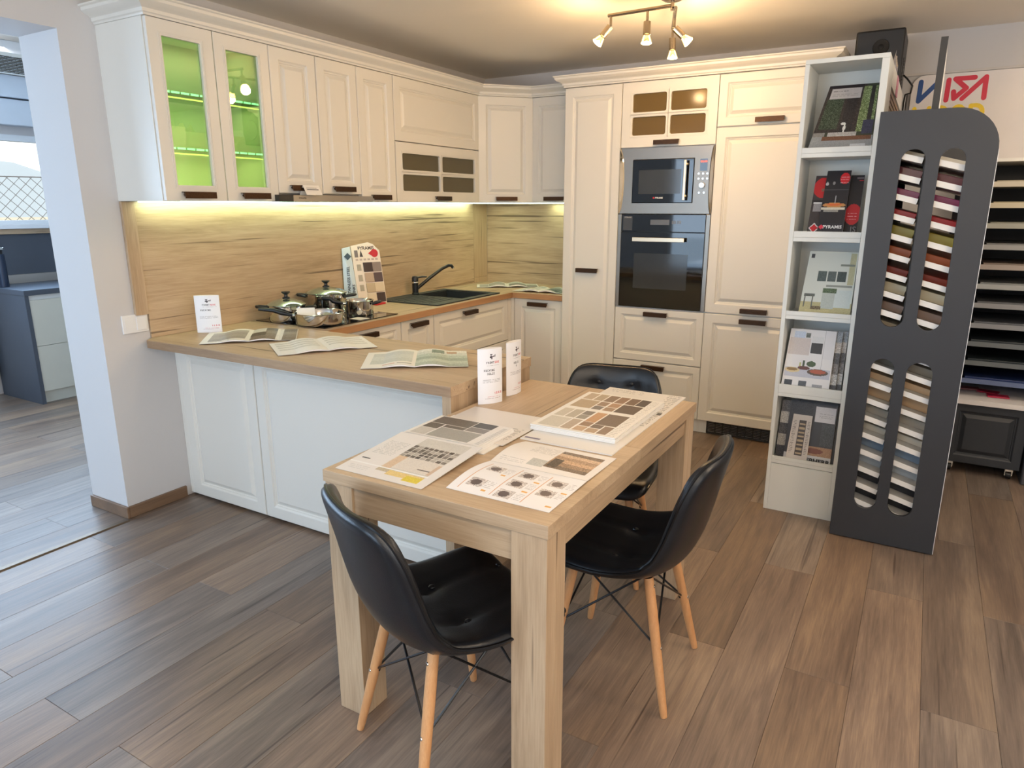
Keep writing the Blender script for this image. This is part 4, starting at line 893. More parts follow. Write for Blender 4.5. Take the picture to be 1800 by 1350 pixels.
b = B(); q = [f0(0, 0), f0(1, 0), f0(1, 1), f0(0, 1)]; b.add([(x, y, z-.0006) for x, y, z in q]+[(x, y, max(T, z-.003)) for x, y, z in q], [(0, 1, 2, 3), (7, 6, 5, 4), (0, 4, 5, 1), (1, 5, 6, 2), (2, 6, 7, 3), (3, 7, 4, 0)]); b.obj('front_leaf', PAPER, t); sheet('print', t, f0, cv)
B().box(1.832, 2.128, -3.376, -3.10, T, T+.003).obj('back_cover', PAPER, t)
for i in range(4): B().box(1.834, 2.110-.001*(i % 2), -3.374, -3.165-.003*i, T+.0034+i*.0046, T+.0076+i*.0046).obj('pages', PAPER, t)
cv = Cv(96, 72, (232, 226, 220)); G1, G2, G3, G4 = (104, 96, 90), (160, 156, 150), (72, 70, 70), (132, 126, 124)
cv.R(.05, .04, .28, .36, (196, 188, 180), 3).R(.05, .38, .28, .62, (98, 88, 82), 4).R(.30, .04, .93, .48, G2, 3).R(.05, .64, .62, .98, G1, 4).R(.64, .52, .93, .72, G4, 4).R(.64, .74, .93, .98, G3, 4).R(.30, .50, .62, .62, G1, 4)
f1 = slope(1.836, 2.080, -3.372, -3.178, T+.0222, T+.0222); sheet('print', t, f1, cv)
cv = Cv(14, 72, (232, 228, 224)); 
for y in range(4, 66, 3): cv.a[y, 3:12] = (150, 146, 142)
sheet('print', t, slope(2.082, 2.106, -3.372, -3.178, T+.0222, T+.0222), cv)
cv = Cv(80, 60, (224, 216, 208)); cv.text(.68, .95, .5, (130, 126, 120), 10, .04)
stack('price_list', 1.842, 2.142, -3.29, -2.985, T+.0036, T+.0056, 'flat pale sheet beyond the thick grey-tile catalogue', cv, 'sheet').location.z = T+.0036
# catalogue 2: bottom folder with a swatch block on it
cv = Cv(80, 120, (228, 222, 214)); cv.text(.08, .5, .97, (160, 156, 150), 3, .02); cv.text(.80, .97, .98, (120, 116, 110), 26, .022); cv.R(.03, .02, .2, .03, (120, 110, 130)); cv.R(.93, .62, .98, .66, (60, 58, 56))
stack('open_catalogue', 2.148, 2.452, -3.198, -2.480, T, T+.003, 'long opened catalogue lying under the brown swatch block', cv)
cv = Cv(120, 170, (238, 232, 222))
def sw_(x0, y0, x1, y1, c): cv.R(x0, y0, x1, y1, c, 3)
BR = [(186, 166, 140), (176, 158, 132), (132, 108, 88), (142, 110, 88), (116, 92, 74), (82, 72, 68)]
for i in range(6): sw_(.06+i*.137, .79, .06+i*.137+.122, .97, BR[i])
sw_(.06, .55, .32, .77, (178, 156, 126)); sw_(.334, .66, .45, .77, (150, 122, 98)); sw_(.334, .55, .45, .65, (118, 108, 100)); sw_(.471, .66, .60, .77, (172, 134, 102)); sw_(.471, .55, .60, .65, (158, 128, 102)); sw_(.62, .55, .87, .77, (96, 80, 70))
sw_(.06, .28, .18, .49, (200, 190, 172)); sw_(.197, .28, .32, .49, (180, 170, 152)); sw_(.06, .03, .32, .26, (206, 198, 182)); sw_(.334, .39, .45, .49, (128, 120, 112)); sw_(.334, .28, .45, .38, (150, 142, 130)); sw_(.334, .03, .45, .26, (180, 162, 142)); sw_(.471, .25, .60, .49, (190, 146, 106)); sw_(.471, .14, .60, .24, (150, 118, 92)); sw_(.471, .03, .60, .13, (196, 164, 132))
sw_(.62, .22, .87, .49, (112, 94, 82)); sw_(.62, .13, .74, .21, (108, 92, 82)); sw_(.62, .03, .74, .12, (178, 150, 122)); sw_(.76, .03, .87, .20, (136, 112, 94)); cv.text(.89, .97, .95, (130, 120, 112), 28, .034)
stack('swatch_book', 2.135, 2.425, -3.108, -2.652, T+.0042, T+.0225, 'thick swatch book of brown wood decors on the right of the table', cv, 'swatch book', layers=4)
# newspaper style brochure
t = empty('open_brochure', (2.32, -3.42, T), 'open product brochure with small pictures nearest the front table edge', 'brochure', GC)
def pg(y0, y1, x0, x1, up):
    def f(u, v):
        q = v if up else 1-v; zz = T+.0012+.010*math.sin(PI*min(1, (1-q)*1.0))*max(0, (1-u*1.15))*1.2+.003*(1-q)
        return (x0+(x1-x0)*u, y0+(y1-y0)*v+.0*u, zz)
    return f
cv = Cv(110, 80, (238, 234, 232)); OR = (226, 170, 90)
for x in (.08, .40, .70): cv.R(x, .06, x+.012, .90, (214, 168, 130))
for (x, y) in ((.12, .62), (.12, .16), (.44, .66), (.44, .36), (.44, .06), (.74, .62), (.74, .32)):
    cv.R(x, y, x+.15, y+.20, (200, 190, 184), 24); cv.D(x+.07, y+.1, .05, .07, (96, 84, 84)); cv.text(x+.17, x+.25, y+.18, (176, 170, 168), 5, .035)
for (x, y) in ((.30, .56), (.30, .1), (.62, .6), (.62, .3), (.92, .5), (.92, .1)): cv.R(x, y, x+.05, y+.04, OR)
fa = pg(-3.627, -3.415, 2.176, 2.472, False); fb_ = pg(-3.413, -3.212, 2.176, 2.472, True)
cv2 = Cv(110, 70, (236, 228, 220)); photo(cv2, .50, .16, .93, .86, [(110, 92, 78), (150, 122, 98), (196, 160, 128), (168, 136, 108), (206, 176, 146), (120, 100, 84)], 16); cv2.R(.52, .2, .62, .5, (70, 60, 54), 12).R(.34, .12, .50, .34, (190, 188, 180), 6); cv2.text(.22, .48, .84, (180, 176, 170), 8, .04); cv2.text(.05, .3, .2, (180, 176, 170), 3, .05)
for f, c_ in ((fa, cv), (fb_, cv2)):
    n = 12; vs = []; fs = []
    for j in range(n+1):
        for i in range(n+1):
            p = f(i/n, j/n); vs.append((p[0], p[1], p[2]-.0004))
    for j in range(n+1):
        for i in range(n+1):
            p = f(i/n, j/n); vs.append((p[0], p[1], max(T, p[2]-.0012)))
    k = (n+1)**2
    for j in range(n):
        for i in range(n): q = (j*(n+1)+i, j*(n+1)+i+1, (j+1)*(n+1)+i+1, (j+1)*(n+1)+i); fs += [q, tuple(k+x for x in q[::-1])]
    for i in range(n): fs += [(i+1, i, k+i, k+i+1), ((n)*(n+1)+i, n*(n+1)+i+1, k+n*(n+1)+i+1, k+n*(n+1)+i), (i*(n+1), (i+1)*(n+1), k+(i+1)*(n+1), k+i*(n+1)), ((i+1)*(n+1)+n, i*(n+1)+n, k+i*(n+1)+n, k+(i+1)*(n+1)+n)]
    B().add(vs, fs).obj('page', PAPER, t); sheet('print', t, f, c_)

# ================================================================== brochure tower
tw = empty('brochure_tower', (2.775, -1.45, 0), 'tall narrow grey-white shelf tower filled with brochures', 'shelf unit')
TWM = paint((226, 228, 224), .45, var=.012, name='pale grey melamine')
YT, YTB = -1.576, -1.30
B().box(2.617, 2.635, YT, YTB, .0005, 2.038).obj('side_panel', TWM, tw, bevel=.001); B().box(2.909, 2.937, YT, YTB, .0005, 2.038).obj('side_panel', TWM, tw, bevel=.001)
B().box(2.617, 2.937, YT, YTB, 2.0385, 2.056).obj('top_panel', TWM, tw, bevel=.001); B().box(2.6355, 2.9085, YTB-.008, YTB, .02, 2.038).obj('back_panel', TWM, tw)
B().box(2.6355, 2.9085, YT+.002, YT+.018, .0005, .2425).obj('kick_panel', TWM, tw)
LV = [(.245, .268), (.581, .628), (.951, .977), (1.302, 1.335), (1.660, 1.689)]
for a, b_ in LV: B().box(2.6355, 2.9085, YT+.001, YTB-.0085, a, a+.018).obj('shelf', TWM, tw, bevel=.0008); B().box(2.6355, 2.9085, YT+.0005, YT+.010, a+.0185, b_+.012).obj('lip', TWM, tw, bevel=.0008)
def leaning(label, x0, x1, zb, h, yb, yt, cv, skew=0., thick=.006, grp='brochures in the tower', name='brochure'):
    """booklet standing on a shelf, leaning back; skew shifts the top-left corner"""
    a, b_, c, d = Vector((x0, yb, zb)), Vector((x1, yb, zb)), Vector((x1, yt, zb+h)), Vector((x0+skew, yt, zb+h)); t = empty(name, (a+b_)/2, label, 'brochure', grp); n = (b_-a).cross(d-a).normalized()
    q = [a, b_, c, d]; bb = B(); bb.add([tuple(p) for p in q]+[tuple(p-n*thick) for p in q], [(0, 1, 2, 3), (7, 6, 5, 4), (0, 4, 5, 1), (1, 5, 6, 2), (2, 6, 7, 3), (3, 7, 4, 0)]); bb.obj('pages', PAPER, t)
    def f(u, v): return tuple(a.lerp(b_, u).lerp(d.lerp(c, u), v)+n*.0004)
    sheet('cover', t, f, cv); return t
cv = Cv(80, 84, (60, 66, 52)); cv.R(0, .3, .75, 1, (58, 50, 48), 8).R(.05, .35, .38, .8, (60, 72, 56), 16).R(.42, .3, .62, .8, (48, 44, 44), 6).R(.70, .3, .98, .97, (122, 138, 92), 26).R(.85, .38, .93, .97, (50, 48, 46), 5).R(0, .0, 1, .24, (148, 150, 150), 4).R(.18, .18, .98, .24, (116, 80, 60), 4).R(.25, .24, .72, .30, (176, 172, 166), 10).R(.0, .24, .2, .3, (140, 136, 130), 6).R(.80, .26, .98, .46, (62, 64, 86), 5).R(.66, .03, .9, .12, (200, 202, 204), 3).D(.5, .36, .02, .07, (220, 220, 214)).D(.47, .42, .04, .02, (220, 220, 214)).R(.08, .80, .66, .95, (188, 182, 180), 2).R(.0, .97, .7, 1, (40, 34, 38), 2); cv.text(.12, .42, .91, (80, 76, 76), 1); cv.text(.12, .62, .86, (150, 146, 144), 2, .025)
leaning('brochure with forest window photo in the top compartment of the tower', 2.650, 2.903, 1.680, .285, -1.545, -1.43, cv, .055, .010)
# row 2
def cv_red(bd, word=True):
    cv = Cv(60, 84, bd); return cv
cv = Cv(64, 84, (62, 56, 58)); cv.D(.34, .80, .36, .17, (196, 44, 48)).R(.28, .74, .6, .78, (150, 110, 90), 8).R(.0, .54, .4, .60, (40, 38, 40)).R(.08, .40, .42, .54, (150, 148, 150), 4).R(.06, .54, .4, .56, (220, 220, 220)).K(.22, .13, .19, .085, (230, 226, 226)).K(.22, .13, .15, .066, (200, 36, 48))
leaning('dark brochure with red disc, left of three in the second compartment', 2.682, 2.80, 1.326, .262, -1.530, -1.44, cv, .006)
cv = Cv(56, 84, (34, 32, 36)); cv.D(.72, .36, .34, .17, (190, 34, 44)).text(.5, .9, .38, (230, 200, 200), 3, .05); cv.R(.7, .94, .98, .97, (120, 110, 114)).R(.8, .91, .98, .92, (180, 40, 50))
t = leaning('dark brochure with red disc, right of three in the second compartment', 2.79, 2.885, 1.326, .262, -1.515, -1.43, cv, .0)
text('IS', t, Matrix.Translation((2.868, -1.5135, 1.355)) @ Matrix.Rotation(math.radians(71), 4, 'X'), .036, (130, 130, 132), name='lettering')
cv = Cv(56, 84, (38, 38, 44)); cv.D(.78, .88, .20, .085, (214, 40, 50)).text(.62, .95, .90, (240, 210, 210), 3, .04); cv.D(.08, .80, .06, .028, (190, 190, 190)).D(.36, .81, .05, .024, (140, 140, 140)).R(0, .70, 1, .71, (80, 80, 84)).D(.5, .475, .46, .035, (196, 140, 84)).D(.5, .485, .3, .018, (214, 110, 60)).R(.0, .40, .95, .435, (214, 208, 190), 5).R(.1, .37, .7, .40, (150, 148, 140), 4).R(.5, .5, .54, .62, (170, 172, 176), 4).R(0, .0, 1, .20, (44, 44, 52), 4)
t = leaning('front dark oven brochure with pizza photo and red badge in the second compartment', 2.727, 2.832, 1.326, .282, -1.553, -1.452, cv, .008)
text('PYRAMIS', t, Matrix.Translation((2.787, -1.545, 1.366)) @ Matrix.Rotation(math.radians(70), 4, 'X'), .020, (236, 236, 236), bold=.0005); B(Matrix.Translation((2.742, -1.5455, 1.366)) @ Matrix.Rotation(math.radians(70), 4, 'X') @ Matrix.Rotation(PI/4, 4, 'Z')).box(-.008, .008, -.008, .008, -.0005, .0005).obj('logo', paint((214, 60, 80), .5), t)
# row 3
cv = Cv(84, 96, (206, 212, 206)); cv.R(0, 0, 1, .22, (178, 172, 130), 4).R(.12, .0, .6, .1, (186, 178, 132), 4).R(.52, .15, .98, .42, (196, 208, 208), 2).R(.40, .12, .66, .36, (176, 186, 182), 3).R(.40, .36, .68, .44, (82, 102, 74), 16).R(.22, .10, .42, .16, (110, 96, 70), 20).R(.05, .30, .26, .34, (90, 96, 92), 5).R(.06, .14, .08, .32, (96, 100, 96)).R(.22, .14, .235, .32, (96, 100, 96)).R(.25, .54, .43, .70, (78, 92, 92), 6).R(.45, .54, .62, .70, (84, 96, 96), 6).R(.64, .54, .82, .70, (60, 76, 78), 6).R(.86, .50, .98, .98, (186, 184, 150), 3).R(.68, .78, .96, .81, (130, 136, 126)).R(.45, .46, .96, .485, (140, 146, 140)); cv.R(.05, .90, .12, .96, (60, 66, 72))
t = leaning('pale kitchen brochure filling the middle compartment of the tower', 2.683, 2.900, .968, .286, -1.545, -1.45, cv, .014, .008)
text('Electrolux', t, Matrix.Translation((2.748, -1.4575, 1.231)) @ Matrix.Rotation(math.radians(71), 4, 'X'), .020, (70, 76, 82))
# row 4
for i, (xa, xb, yb) in enumerate(((2.70, 2.896, -1.50), (2.665, 2.875, -1.525))):
    cv = Cv(60, 84, (150, 152, 156)); photo(cv, .5, 0, 1, 1, [(60, 56, 56), (200, 196, 190), (120, 112, 106), (70, 66, 64), (190, 180, 170), (140, 146, 152)], 18)
    leaning(['rearmost grey brochure in the fourth compartment of the tower', 'grey brochure peeping out right of the front one, fourth compartment'][i], xa, xb, .60, .29, yb, yb+.07, cv, 0, .008)
cv = Cv(90, 110, (228, 226, 226)); cv.R(.02, .60, .48, .86, (206, 196, 192), 3).R(.10, .86, .34, .96, (196, 208, 226), 6).R(.36, .87, .46, .95, (96, 102, 96), 20).R(.50, .64, .74, .80, (44, 42, 44), 3).R(.50, .80, .76, .90, (216, 216, 216), 2).R(.78, .56, 1, 1, (222, 220, 222)).R(.765, .3, .775, 1, (186, 184, 186)).R(.02, .25, .98, .40, (190, 192, 204), 3).D(.18, .36, .16, .04, (214, 196, 150)).D(.17, .37, .12, .025, (140, 110, 60)).D(.72, .35, .22, .05, (84, 66, 50)).D(.72, .36, .17, .032, (176, 84, 54)).R(.38, .38, .42, .52, (54, 70, 44), 10).R(.31, .38, .345, .48, (180, 180, 110), 10).D(.56, .47, .1, .045, (64, 84, 44)).D(.42, .40, .13, .03, (96, 50, 40)).R(.06, .10, .22, .20, (50, 52, 58), 4).R(.36, .08, .52, .20, (76, 80, 86), 6).R(.64, .12, .86, .16, (150, 150, 154), 4); cv.text(.04, .24, .06, (180, 180, 182), 2, .02); cv.text(.36, .55, .05, (180, 180, 182), 2, .02); cv.text(.64, .88, .08, (180, 180, 182), 2, .02)
t = leaning('front white brochure with vegetables and pans in the fourth compartment', 2.639, 2.85, .600, .292, -1.556, -1.47, cv, .012, .012)
# row 5
cv = Cv(60, 84, (70, 68, 70)); photo(cv, 0, 0, 1, 1, [(40, 38, 42), (150, 146, 140), (60, 58, 60), (180, 176, 170), (90, 88, 90)], 18)
leaning('dark brochure half hidden at the left of the bottom compartment', 2.642, 2.75, .264, .27, -1.525, -1.45, cv, 0, .01)
cv = Cv(60, 84, (52, 42, 38)); leaning('rearmost dark brochure at the right of the bottom compartment', 2.72, 2.904, .264, .285, -1.515, -1.43, cv, 0, .008)
cv = Cv(90, 110, (52, 50, 54)); cv.R(.55, .68, .98, .94, (224, 222, 226), 2).R(.0, .0, 1, .12, (206, 204, 204), 3).R(.15, .12, 1, .27, (168, 128, 94), 10).D(.62, .20, .2, .045, (120, 66, 44)).R(.72, .30, .98, .66, (62, 66, 66), 12).R(.02, .8, .5, 1, (42, 40, 44), 10); cv.text(.65, .93, .82, (150, 148, 152), 3, .03)
t = leaning('front dark brochure with white title block in the bottom compartment', 2.682, 2.892, .264, .278, -1.545, -1.46, cv, 0, .010)
text('LIEBHERR', t, Matrix.Translation((2.825, -1.5435, .275)) @ Matrix.Rotation(math.radians(72), 4, 'X'), .026, (30, 30, 32), bold=.0012, sx=1.15)
cv = Cv(30, 60, (206, 198, 190)); cv.R(.36, .12, .74, .88, (70, 60, 54))
for i in range(8): cv.R(.40, .15+i*.09, .70, .19+i*.09, (180, 160, 130))
cv.text(.08, .26, .85, (120, 114, 110), 24, .03); cv.text(.82, .95, .85, (120, 114, 110), 24, .03)
leaning('small leaflet with wine rack picture at the front of the bottom compartment', 2.695, 2.790, .268, .215, -1.560, -1.50, cv, .01, .003, name='leaflet')

# ================================================================== display partition with decor slats, leaflets on it
pt = empty('display_partition', (2.92, -.80, 0), 'white display partition with brown decor strips behind the brochure tower', 'partition')
B().box(2.905, 2.925, -1.285, -.31, .0005, 2.055).obj('board', CARC, pt); B().box(2.9255, 2.938, -1.285, -.31, 1.965, 2.055).obj('header', CARC, pt)
sm = None
for i in range(36):
    z = 1.955-i*.024
    c_ = wood('dark decor strip', (88, 62, 44), (122, 92, 66), (150, 118, 86), 'Y', 1, 0, .4)
    if sm is None: sm = B().box(0, .010, -1.27, -.33, 0, .017).obj('decor_strip', c_, pt, local=True, bevel=.001); sm.matrix_basis = wm(pt).inverted() @ Matrix.Translation((2.9255, 0, z-.017)); 
    else: inst(sm, 'decor_strip', pt, wm(pt).inverted() @ Matrix.Translation((2.9255, 0, z-.017)))
b = B(); n = 9; rngl = random.Random(3)
pts = [(2.932+rngl.uniform(-.008, .01), -1.22+.22*i/n, 2.056+(.045+.03*math.sin(i*1.7)) * (1 if 0 < i < n else .1)) for i in range(n+1)]
vs = [(x, y, 2.0556) for x, y, z in pts]+pts+[(x-.016, y, 2.0556) for x, y, z in pts]; k = n+1
b.add(vs, [(i, i+1, k+i+1, k+i) for i in range(n)]+[(k+i, k+i+1, 2*k+i+1, 2*k+i) for i in range(n)]+[(2*k+i, 2*k+i+1, i+1, i) for i in range(n)]+[(0, k, 2*k), (n, 3*k-1, 2*k-1)]); tag(b.obj('foil_packet', paint((200, 198, 204), .2, .7, bump=.8, bscale=60), None, smooth=.4), 'crumpled silvery packet on top of the display partition', 'packet')
tag(B().prism([(-.98, 2.0552), (-.86, 2.0552), (-.85, 1.97), (-.99, 1.965)], 'x', 2.9385, 2.9405).obj('pink_leaflet', paint((226, 150, 176), .5)), 'small pink leaflet hanging on the partition header', 'leaflet')

# ================================================================== slotted rack with tilted trays
gr = empty('slotted_rack', (3.14, -1.3, 0), 'tall sample rack with anthracite slotted end panel and rounded corner', 'sample rack')
RX0, RX1, RZ = 2.936, 3.343, 1.815
def end_outline():
    r = .15; p = [(RX0, .004), (RX1, .004)]+[(RX1-r+r*math.cos(t), RZ-r+r*math.sin(t)) for t in [PI/2*i/10 for i in range(11)]]+[(RX0, RZ)]; return p
SL = [(3.070, .042, .970, 1.671), (3.203, .0425, .966, 1.669), (3.062, .0435, .155, .834), (3.198, .047, .149, .832)]
for y0, y1 in ((-1.7205, -1.7025), (-.9, -.882)):
    b = B(); b.plate(end_outline(), [stadium(*s) for s in SL], y0, y1); b.obj('end_panel', ANTH, gr, bevel=.0012)
B().box(RX1+.0003, RX1+.0022, -1.7203, -1.7027, .006, RZ-.155).obj('edge_band', WHITEP, gr)
B().box(RX0+.002, RX0+.018, -1.702, -.9005, .06, RZ-.02).obj('side_panel', CARC, gr)
B().box(3.108, 3.130, -1.66, -.9005, .004, 2.075).obj('spine', [CARC, ANTH], gr); B().box(3.107, 3.131, -1.664, -1.6605, .004, 2.077).obj('spine_edge', paint((58, 56, 54), .6), gr)
B().box(RX0+.019, RX1-.01, -1.70, -.902, .05, .066).obj('base_board', paint((30, 32, 34), .5), gr)
for x, y in ((2.96, -1.69), (3.31, -1.69), (2.96, -.92), (3.31, -.92)): B().cyl((x, y, .0004), (x, y, .05), .014, n=12).obj('foot', WHITEP, gr)
TRC = [('ivory', (206, 200, 186)), ('maroon', (110, 20, 36)), ('magenta', (150, 20, 90)), ('red', (190, 14, 24)), ('olive yellow', (176, 160, 60)), ('orange brown', (184, 92, 34)), ('rust', (150, 50, 24)), ('cream', (222, 210, 178)), ('taupe', (158, 132, 116)), ('pale sand', (220, 206, 180)), ('beige', (206, 184, 152)), ('grey oak', (150, 142, 128)),
       ('light oak', (214, 182, 144)), ('oak', (200, 166, 128)), ('stone', (180, 172, 158)), ('warm white', (224, 216, 200)), ('steel blue', (130, 150, 172)), ('light grey', (186, 194, 200)), ('charcoal', (50, 50, 54)), ('black', (26, 26, 30))]
TRM = paint((232, 230, 226), .4, var=.01, name='tray white'); bank = {}
def bankm(k):
    xa, xb = ((RX0+.019, 3.1065), (3.1315, RX1-.006))[k]; return xa, xb
sampm = {}
GT = 'colour sample boards in the slotted rack'
for k in (0, 1):
    xa, xb = bankm(k); wd = xb-xa
    for i in range(20):
        z = 1.668-i*.0775-(.040 if k == 1 else 0); an = math.radians(15)
        L_ = wd/math.cos(an)-.004; M = Matrix.Translation((xa+.001, 0, z)) @ Matrix.Rotation(an, 4, 'Y')
        key = ('t', k)
        if key not in sampm:
            o = B().box(0, L_, -1.695, -.905, -.012, 0).box(0, L_, -1.699, -1.6951, -.012, .010).obj('tray', TRM, gr, local=True); sampm[key] = o; o.matrix_basis = wm(gr).inverted() @ M
        else: inst(sampm[key], 'tray', gr, wm(gr).inverted() @ M)
        nm, col = TRC[i]
        hh = .028+.012*((i*5+k*3) % 3)/2; so_ = B().box(.004, L_-.004, -1.60, -1.02-.03*(i % 3), .0006, hh).obj('sample_board', paint(col, .3, var=.05), None, local=True, bevel=.002); so_.matrix_basis = M; WM[so_.name] = M
        ords = ['top', 'second', 'third', 'fourth', 'fifth', 'sixth', 'seventh', 'eighth', 'ninth', 'tenth', 'eleventh', 'twelfth', 'thirteenth', 'fourteenth', 'fifteenth', 'sixteenth', 'seventeenth', 'eighteenth', 'nineteenth', 'lowest']
        tag(so_, '%s sample board on the %s tray in the %s bank of the slotted rack' % (nm, ords[i], ('left', 'right')[k]), 'sample board', GT)

# ================================================================== wall rack of samples, sign, speaker
wr = empty('wall_rack', (3.85, -.3, .41), 'wide wall rack of grey and beige sample boards below the sign', 'sample rack')
B().box(3.385, 3.40, -.49, -.001, .4355, 1.675).obj('side_panel', paint((70, 74, 78), .5), wr); B().box(4.30, 4.315, -.49, -.001, .4355, 1.675).obj('side_panel', paint((70, 74, 78), .5), wr)
B().box(3.385, 4.315, -.49, -.001, 1.6755, 1.692).obj('top_panel', CARC, wr); B().box(3.4005, 4.2995, -.012, -.001, .436, 1.675).obj('back_panel', paint((58, 60, 64), .6), wr)
WZ = [1.555, 1.449, 1.346, 1.237, 1.134, 1.031, .930, .821, .721, .616, .515]
WC = [('pale beige', (196, 182, 150)), ('sand beige', (192, 176, 134)), ('olive grey', (130, 130, 112)), ('mid grey', (120, 122, 120)), ('taupe brown', (134, 116, 102)), ('silver grey', (138, 144, 146)), ('slate grey', (104, 108, 114)), ('bluish grey', (98, 104, 116)), ('dark slate', (44, 56, 64)), ('petrol black', (36, 48, 56)), ('deep blue', (28, 52, 116))]
for z, (nm, col), on in zip(WZ, WC, ['top', 'second', 'third', 'fourth', 'fifth', 'sixth', 'seventh', 'eighth', 'ninth', 'tenth', 'eleventh']):
    B().box(3.4005, 4.2995, -.495, -.0125, z-.004, z+.008).obj('shelf', paint(tuple(int(x*.55+90) for x in col), .5), wr)
    B().box(3.4005, 4.2995, -.4985, -.4955, z-.004, z+.022).obj('lip', paint(tuple(int(x*.6+86) for x in col), .5), wr)
    tag(B().box(3.43, 4.25, -.47, -.06, z+.0085, z+.028).obj('sample_board', paint(tuple(int(x*.8+20) for x in col), .35, var=.03), bevel=.002), '%s flat sample board under the door on the %s shelf of the wall rack' % (nm, on), 'sample board', 'sample boards in the wall rack')
    tag(door_rings(B(Matrix.Translation((3.42, 0, z+.0285)) @ Matrix.Rotation(-math.radians(90), 4, 'X') @ Matrix.Translation((0, 0, .03))), 0, .80, 0, .42, t=.024, fw=.05).obj('sample_door', paint(col, .35, var=.03)), '%s sample door on the %s shelf of the wall rack' % (nm, on), 'sample door', 'sample doors in the wall rack')
for nm, x, y, rz, col, lb in (('sample_chip', 3.47, -.30, .1, (150, 90, 96), 'dull pink'), ('sample_chip', 3.56, -.34, -.3, (166, 36, 66), 'crimson'), ('sample_chip', 3.60, -.43, .05, (178, 32, 72), 'raspberry red')):
    o = B().box(-.05, .05, -.03, .03, 0, .008).obj(nm, paint(col, .4), None, bevel=.001, local=True); o.matrix_basis = Matrix.Translation((x, y, .4355)) @ Matrix.Rotation(rz, 4, 'Z'); tag(o, lb+' colour chip on the white counter under the wall rack', 'colour chip')
bc = empty('rolling_cabinet', (3.55, -.3, 0), 'dark anthracite panelled cabinet on castors with white top', 'cabinet'); DKM = paint((50, 54, 60), .5, var=.03, name='dark cabinet')
B().box(3.385, 4.32, -.575, -.001, .408, .4345).obj('counter_top', paint((232, 228, 226), .4), bc, bevel=.001); B().box(3.385, 3.742, -.53, -.02, .065, .4075).obj('body', DKM, bc); door_rings(B(Matrix.Translation((3.386, -.531, .066))), 0, .355, 0, .34, fw=.045).obj('door', DKM, bc)
for x, y in ((3.42, -.50), (3.70, -.50), (3.42, -.08), (3.70, -.08)):
    cs = B().cyl((x-.012, y+.0, .024), (x+.012, y, .024), .0235, n=18).obj('castor', PLASTB, bc); B().box(x-.018, x+.018, y-.02, y+.02, .046, .064).box(x-.018, x-.0135, y-.012, y+.012, .02, .046).box(x+.0135, x+.018, y-.012, y+.012, .02, .046).obj('fork', CHROME, cs)
b2 = empty('sample_cabinet', (4.0, -.3, 0), 'grey cabinet right of the rolling dark cabinet', 'cabinet'); B().box(3.752, 4.30, -.56, -.001, .0005, .4075).obj('body', paint((84, 86, 92), .5), b2); door_rings(B(Matrix.Translation((3.754, -.561, .004))), 0, .54, 0, .40, fw=.05).obj('door', paint((84, 86, 92), .5), b2)
sg = empty('wall_sign', (3.7, -.02, 1.95), 'white wall sign with blue, red and yellow lettering', 'sign')
r = .06; B().plate([(2.968, 1.70), (4.45, 1.70), (4.45, 2.185-0), (4.45, 2.186), (2.968+r, 2.186)]+[(2.968+r+r*math.cos(t), 2.186-r+r*math.sin(t)) for t in [PI/2+PI/2*i/6 for i in range(1, 7)]], [], -.022, -.0125).obj('board', paint((232, 226, 224), .4), sg, bevel=.001)
def stroke(pts, w_, col):
    b = B(); dp = 0
    for p, q in zip(pts, pts[1:]):
        dp += .00012
        a = Vector((p[0], 0, p[1])); c = Vector((q[0], 0, q[1])); d = (c-a).normalized(); s = Vector((-d.z, 0, d.x)); n = 8
        P = [a+(-d*math.sin(t)+s*math.cos(t))*w_ for t in [PI*i/n for i in range(n+1)]]+[c+(d*math.sin(t)-s*math.cos(t))*w_ for t in [PI*i/n for i in range(n+1)]]
        b.prism([(v.x, v.z) for v in P], 'y', -.0235-dp, -.0221)
    return b.obj('lettering', paint(col, .4, var=0), sg)
dz = -.028; BL, RD, YE = (10, 70, 140), (214, 24, 60), (240, 206, 20)
O = lambda L: [(x, z+dz) for x, z in L]
stroke(O([(3.012, 2.180), (3.010, 2.075), (3.105, 2.180)]), .0125, BL); stroke(O([(3.150, 2.180), (3.148, 2.072)]), .0125, RD)
stroke(O([(3.275, 2.183), (3.182, 2.183), (3.240, 2.130), (3.186, 2.078), (3.180, 2.115)]), .0125, RD); stroke(O([(3.226, 2.075), (3.328, 2.182), (3.330, 2.072)]), .0125, RD)
stroke(O([(2.995, 2.035), (3.015, 1.955), (3.033, 2.010), (3.052, 1.955), (3.070, 2.035)]), .011, YE)
for cx in (3.130, 3.215): stroke(O([(cx+.030*math.cos(t), 1.995+.040*math.sin(t)) for t in [2*PI*i/16 for i in range(17)]]), .011, YE)
stroke(O([(3.275, 1.955), (3.275, 2.035)]+[(3.300+.034*math.cos(t), 1.995+.040*math.sin(t)) for t in [PI/2-PI*i/8 for i in range(9)]]+[(3.275, 1.955)]), .011, YE)
spk = empty('loudspeaker', (2.81, -.3, 2.1), 'black wall loudspeaker right of the tall cabinets', 'loudspeaker')
B().box(2.690, 2.925, -.50, -.16, 1.99, 2.362).obj('housing', PLASTB, spk, bevel=.01, seg=3)
B().lathe([(.040, 0), (.038, .006), (.030, .003), (.014, .002), (.010, .005), (0, .006)], (2.815, -.501, 2.275), 28, (0, -1, 0)).obj('driver', paint((3, 3, 4), .7), spk, smooth=.6); B().lathe([(.085, 0), (.082, .006), (.06, .003), (.02, .002), (0, .006)], (2.808, -.501, 2.11), 32, (0, -1, 0)).obj('driver', paint((10, 10, 12), .4), spk, smooth=.6)
B().box(2.78, 2.84, -.159, -.001, 2.15, 2.21).obj('bracket', BLACKM, spk)
ribs = B()
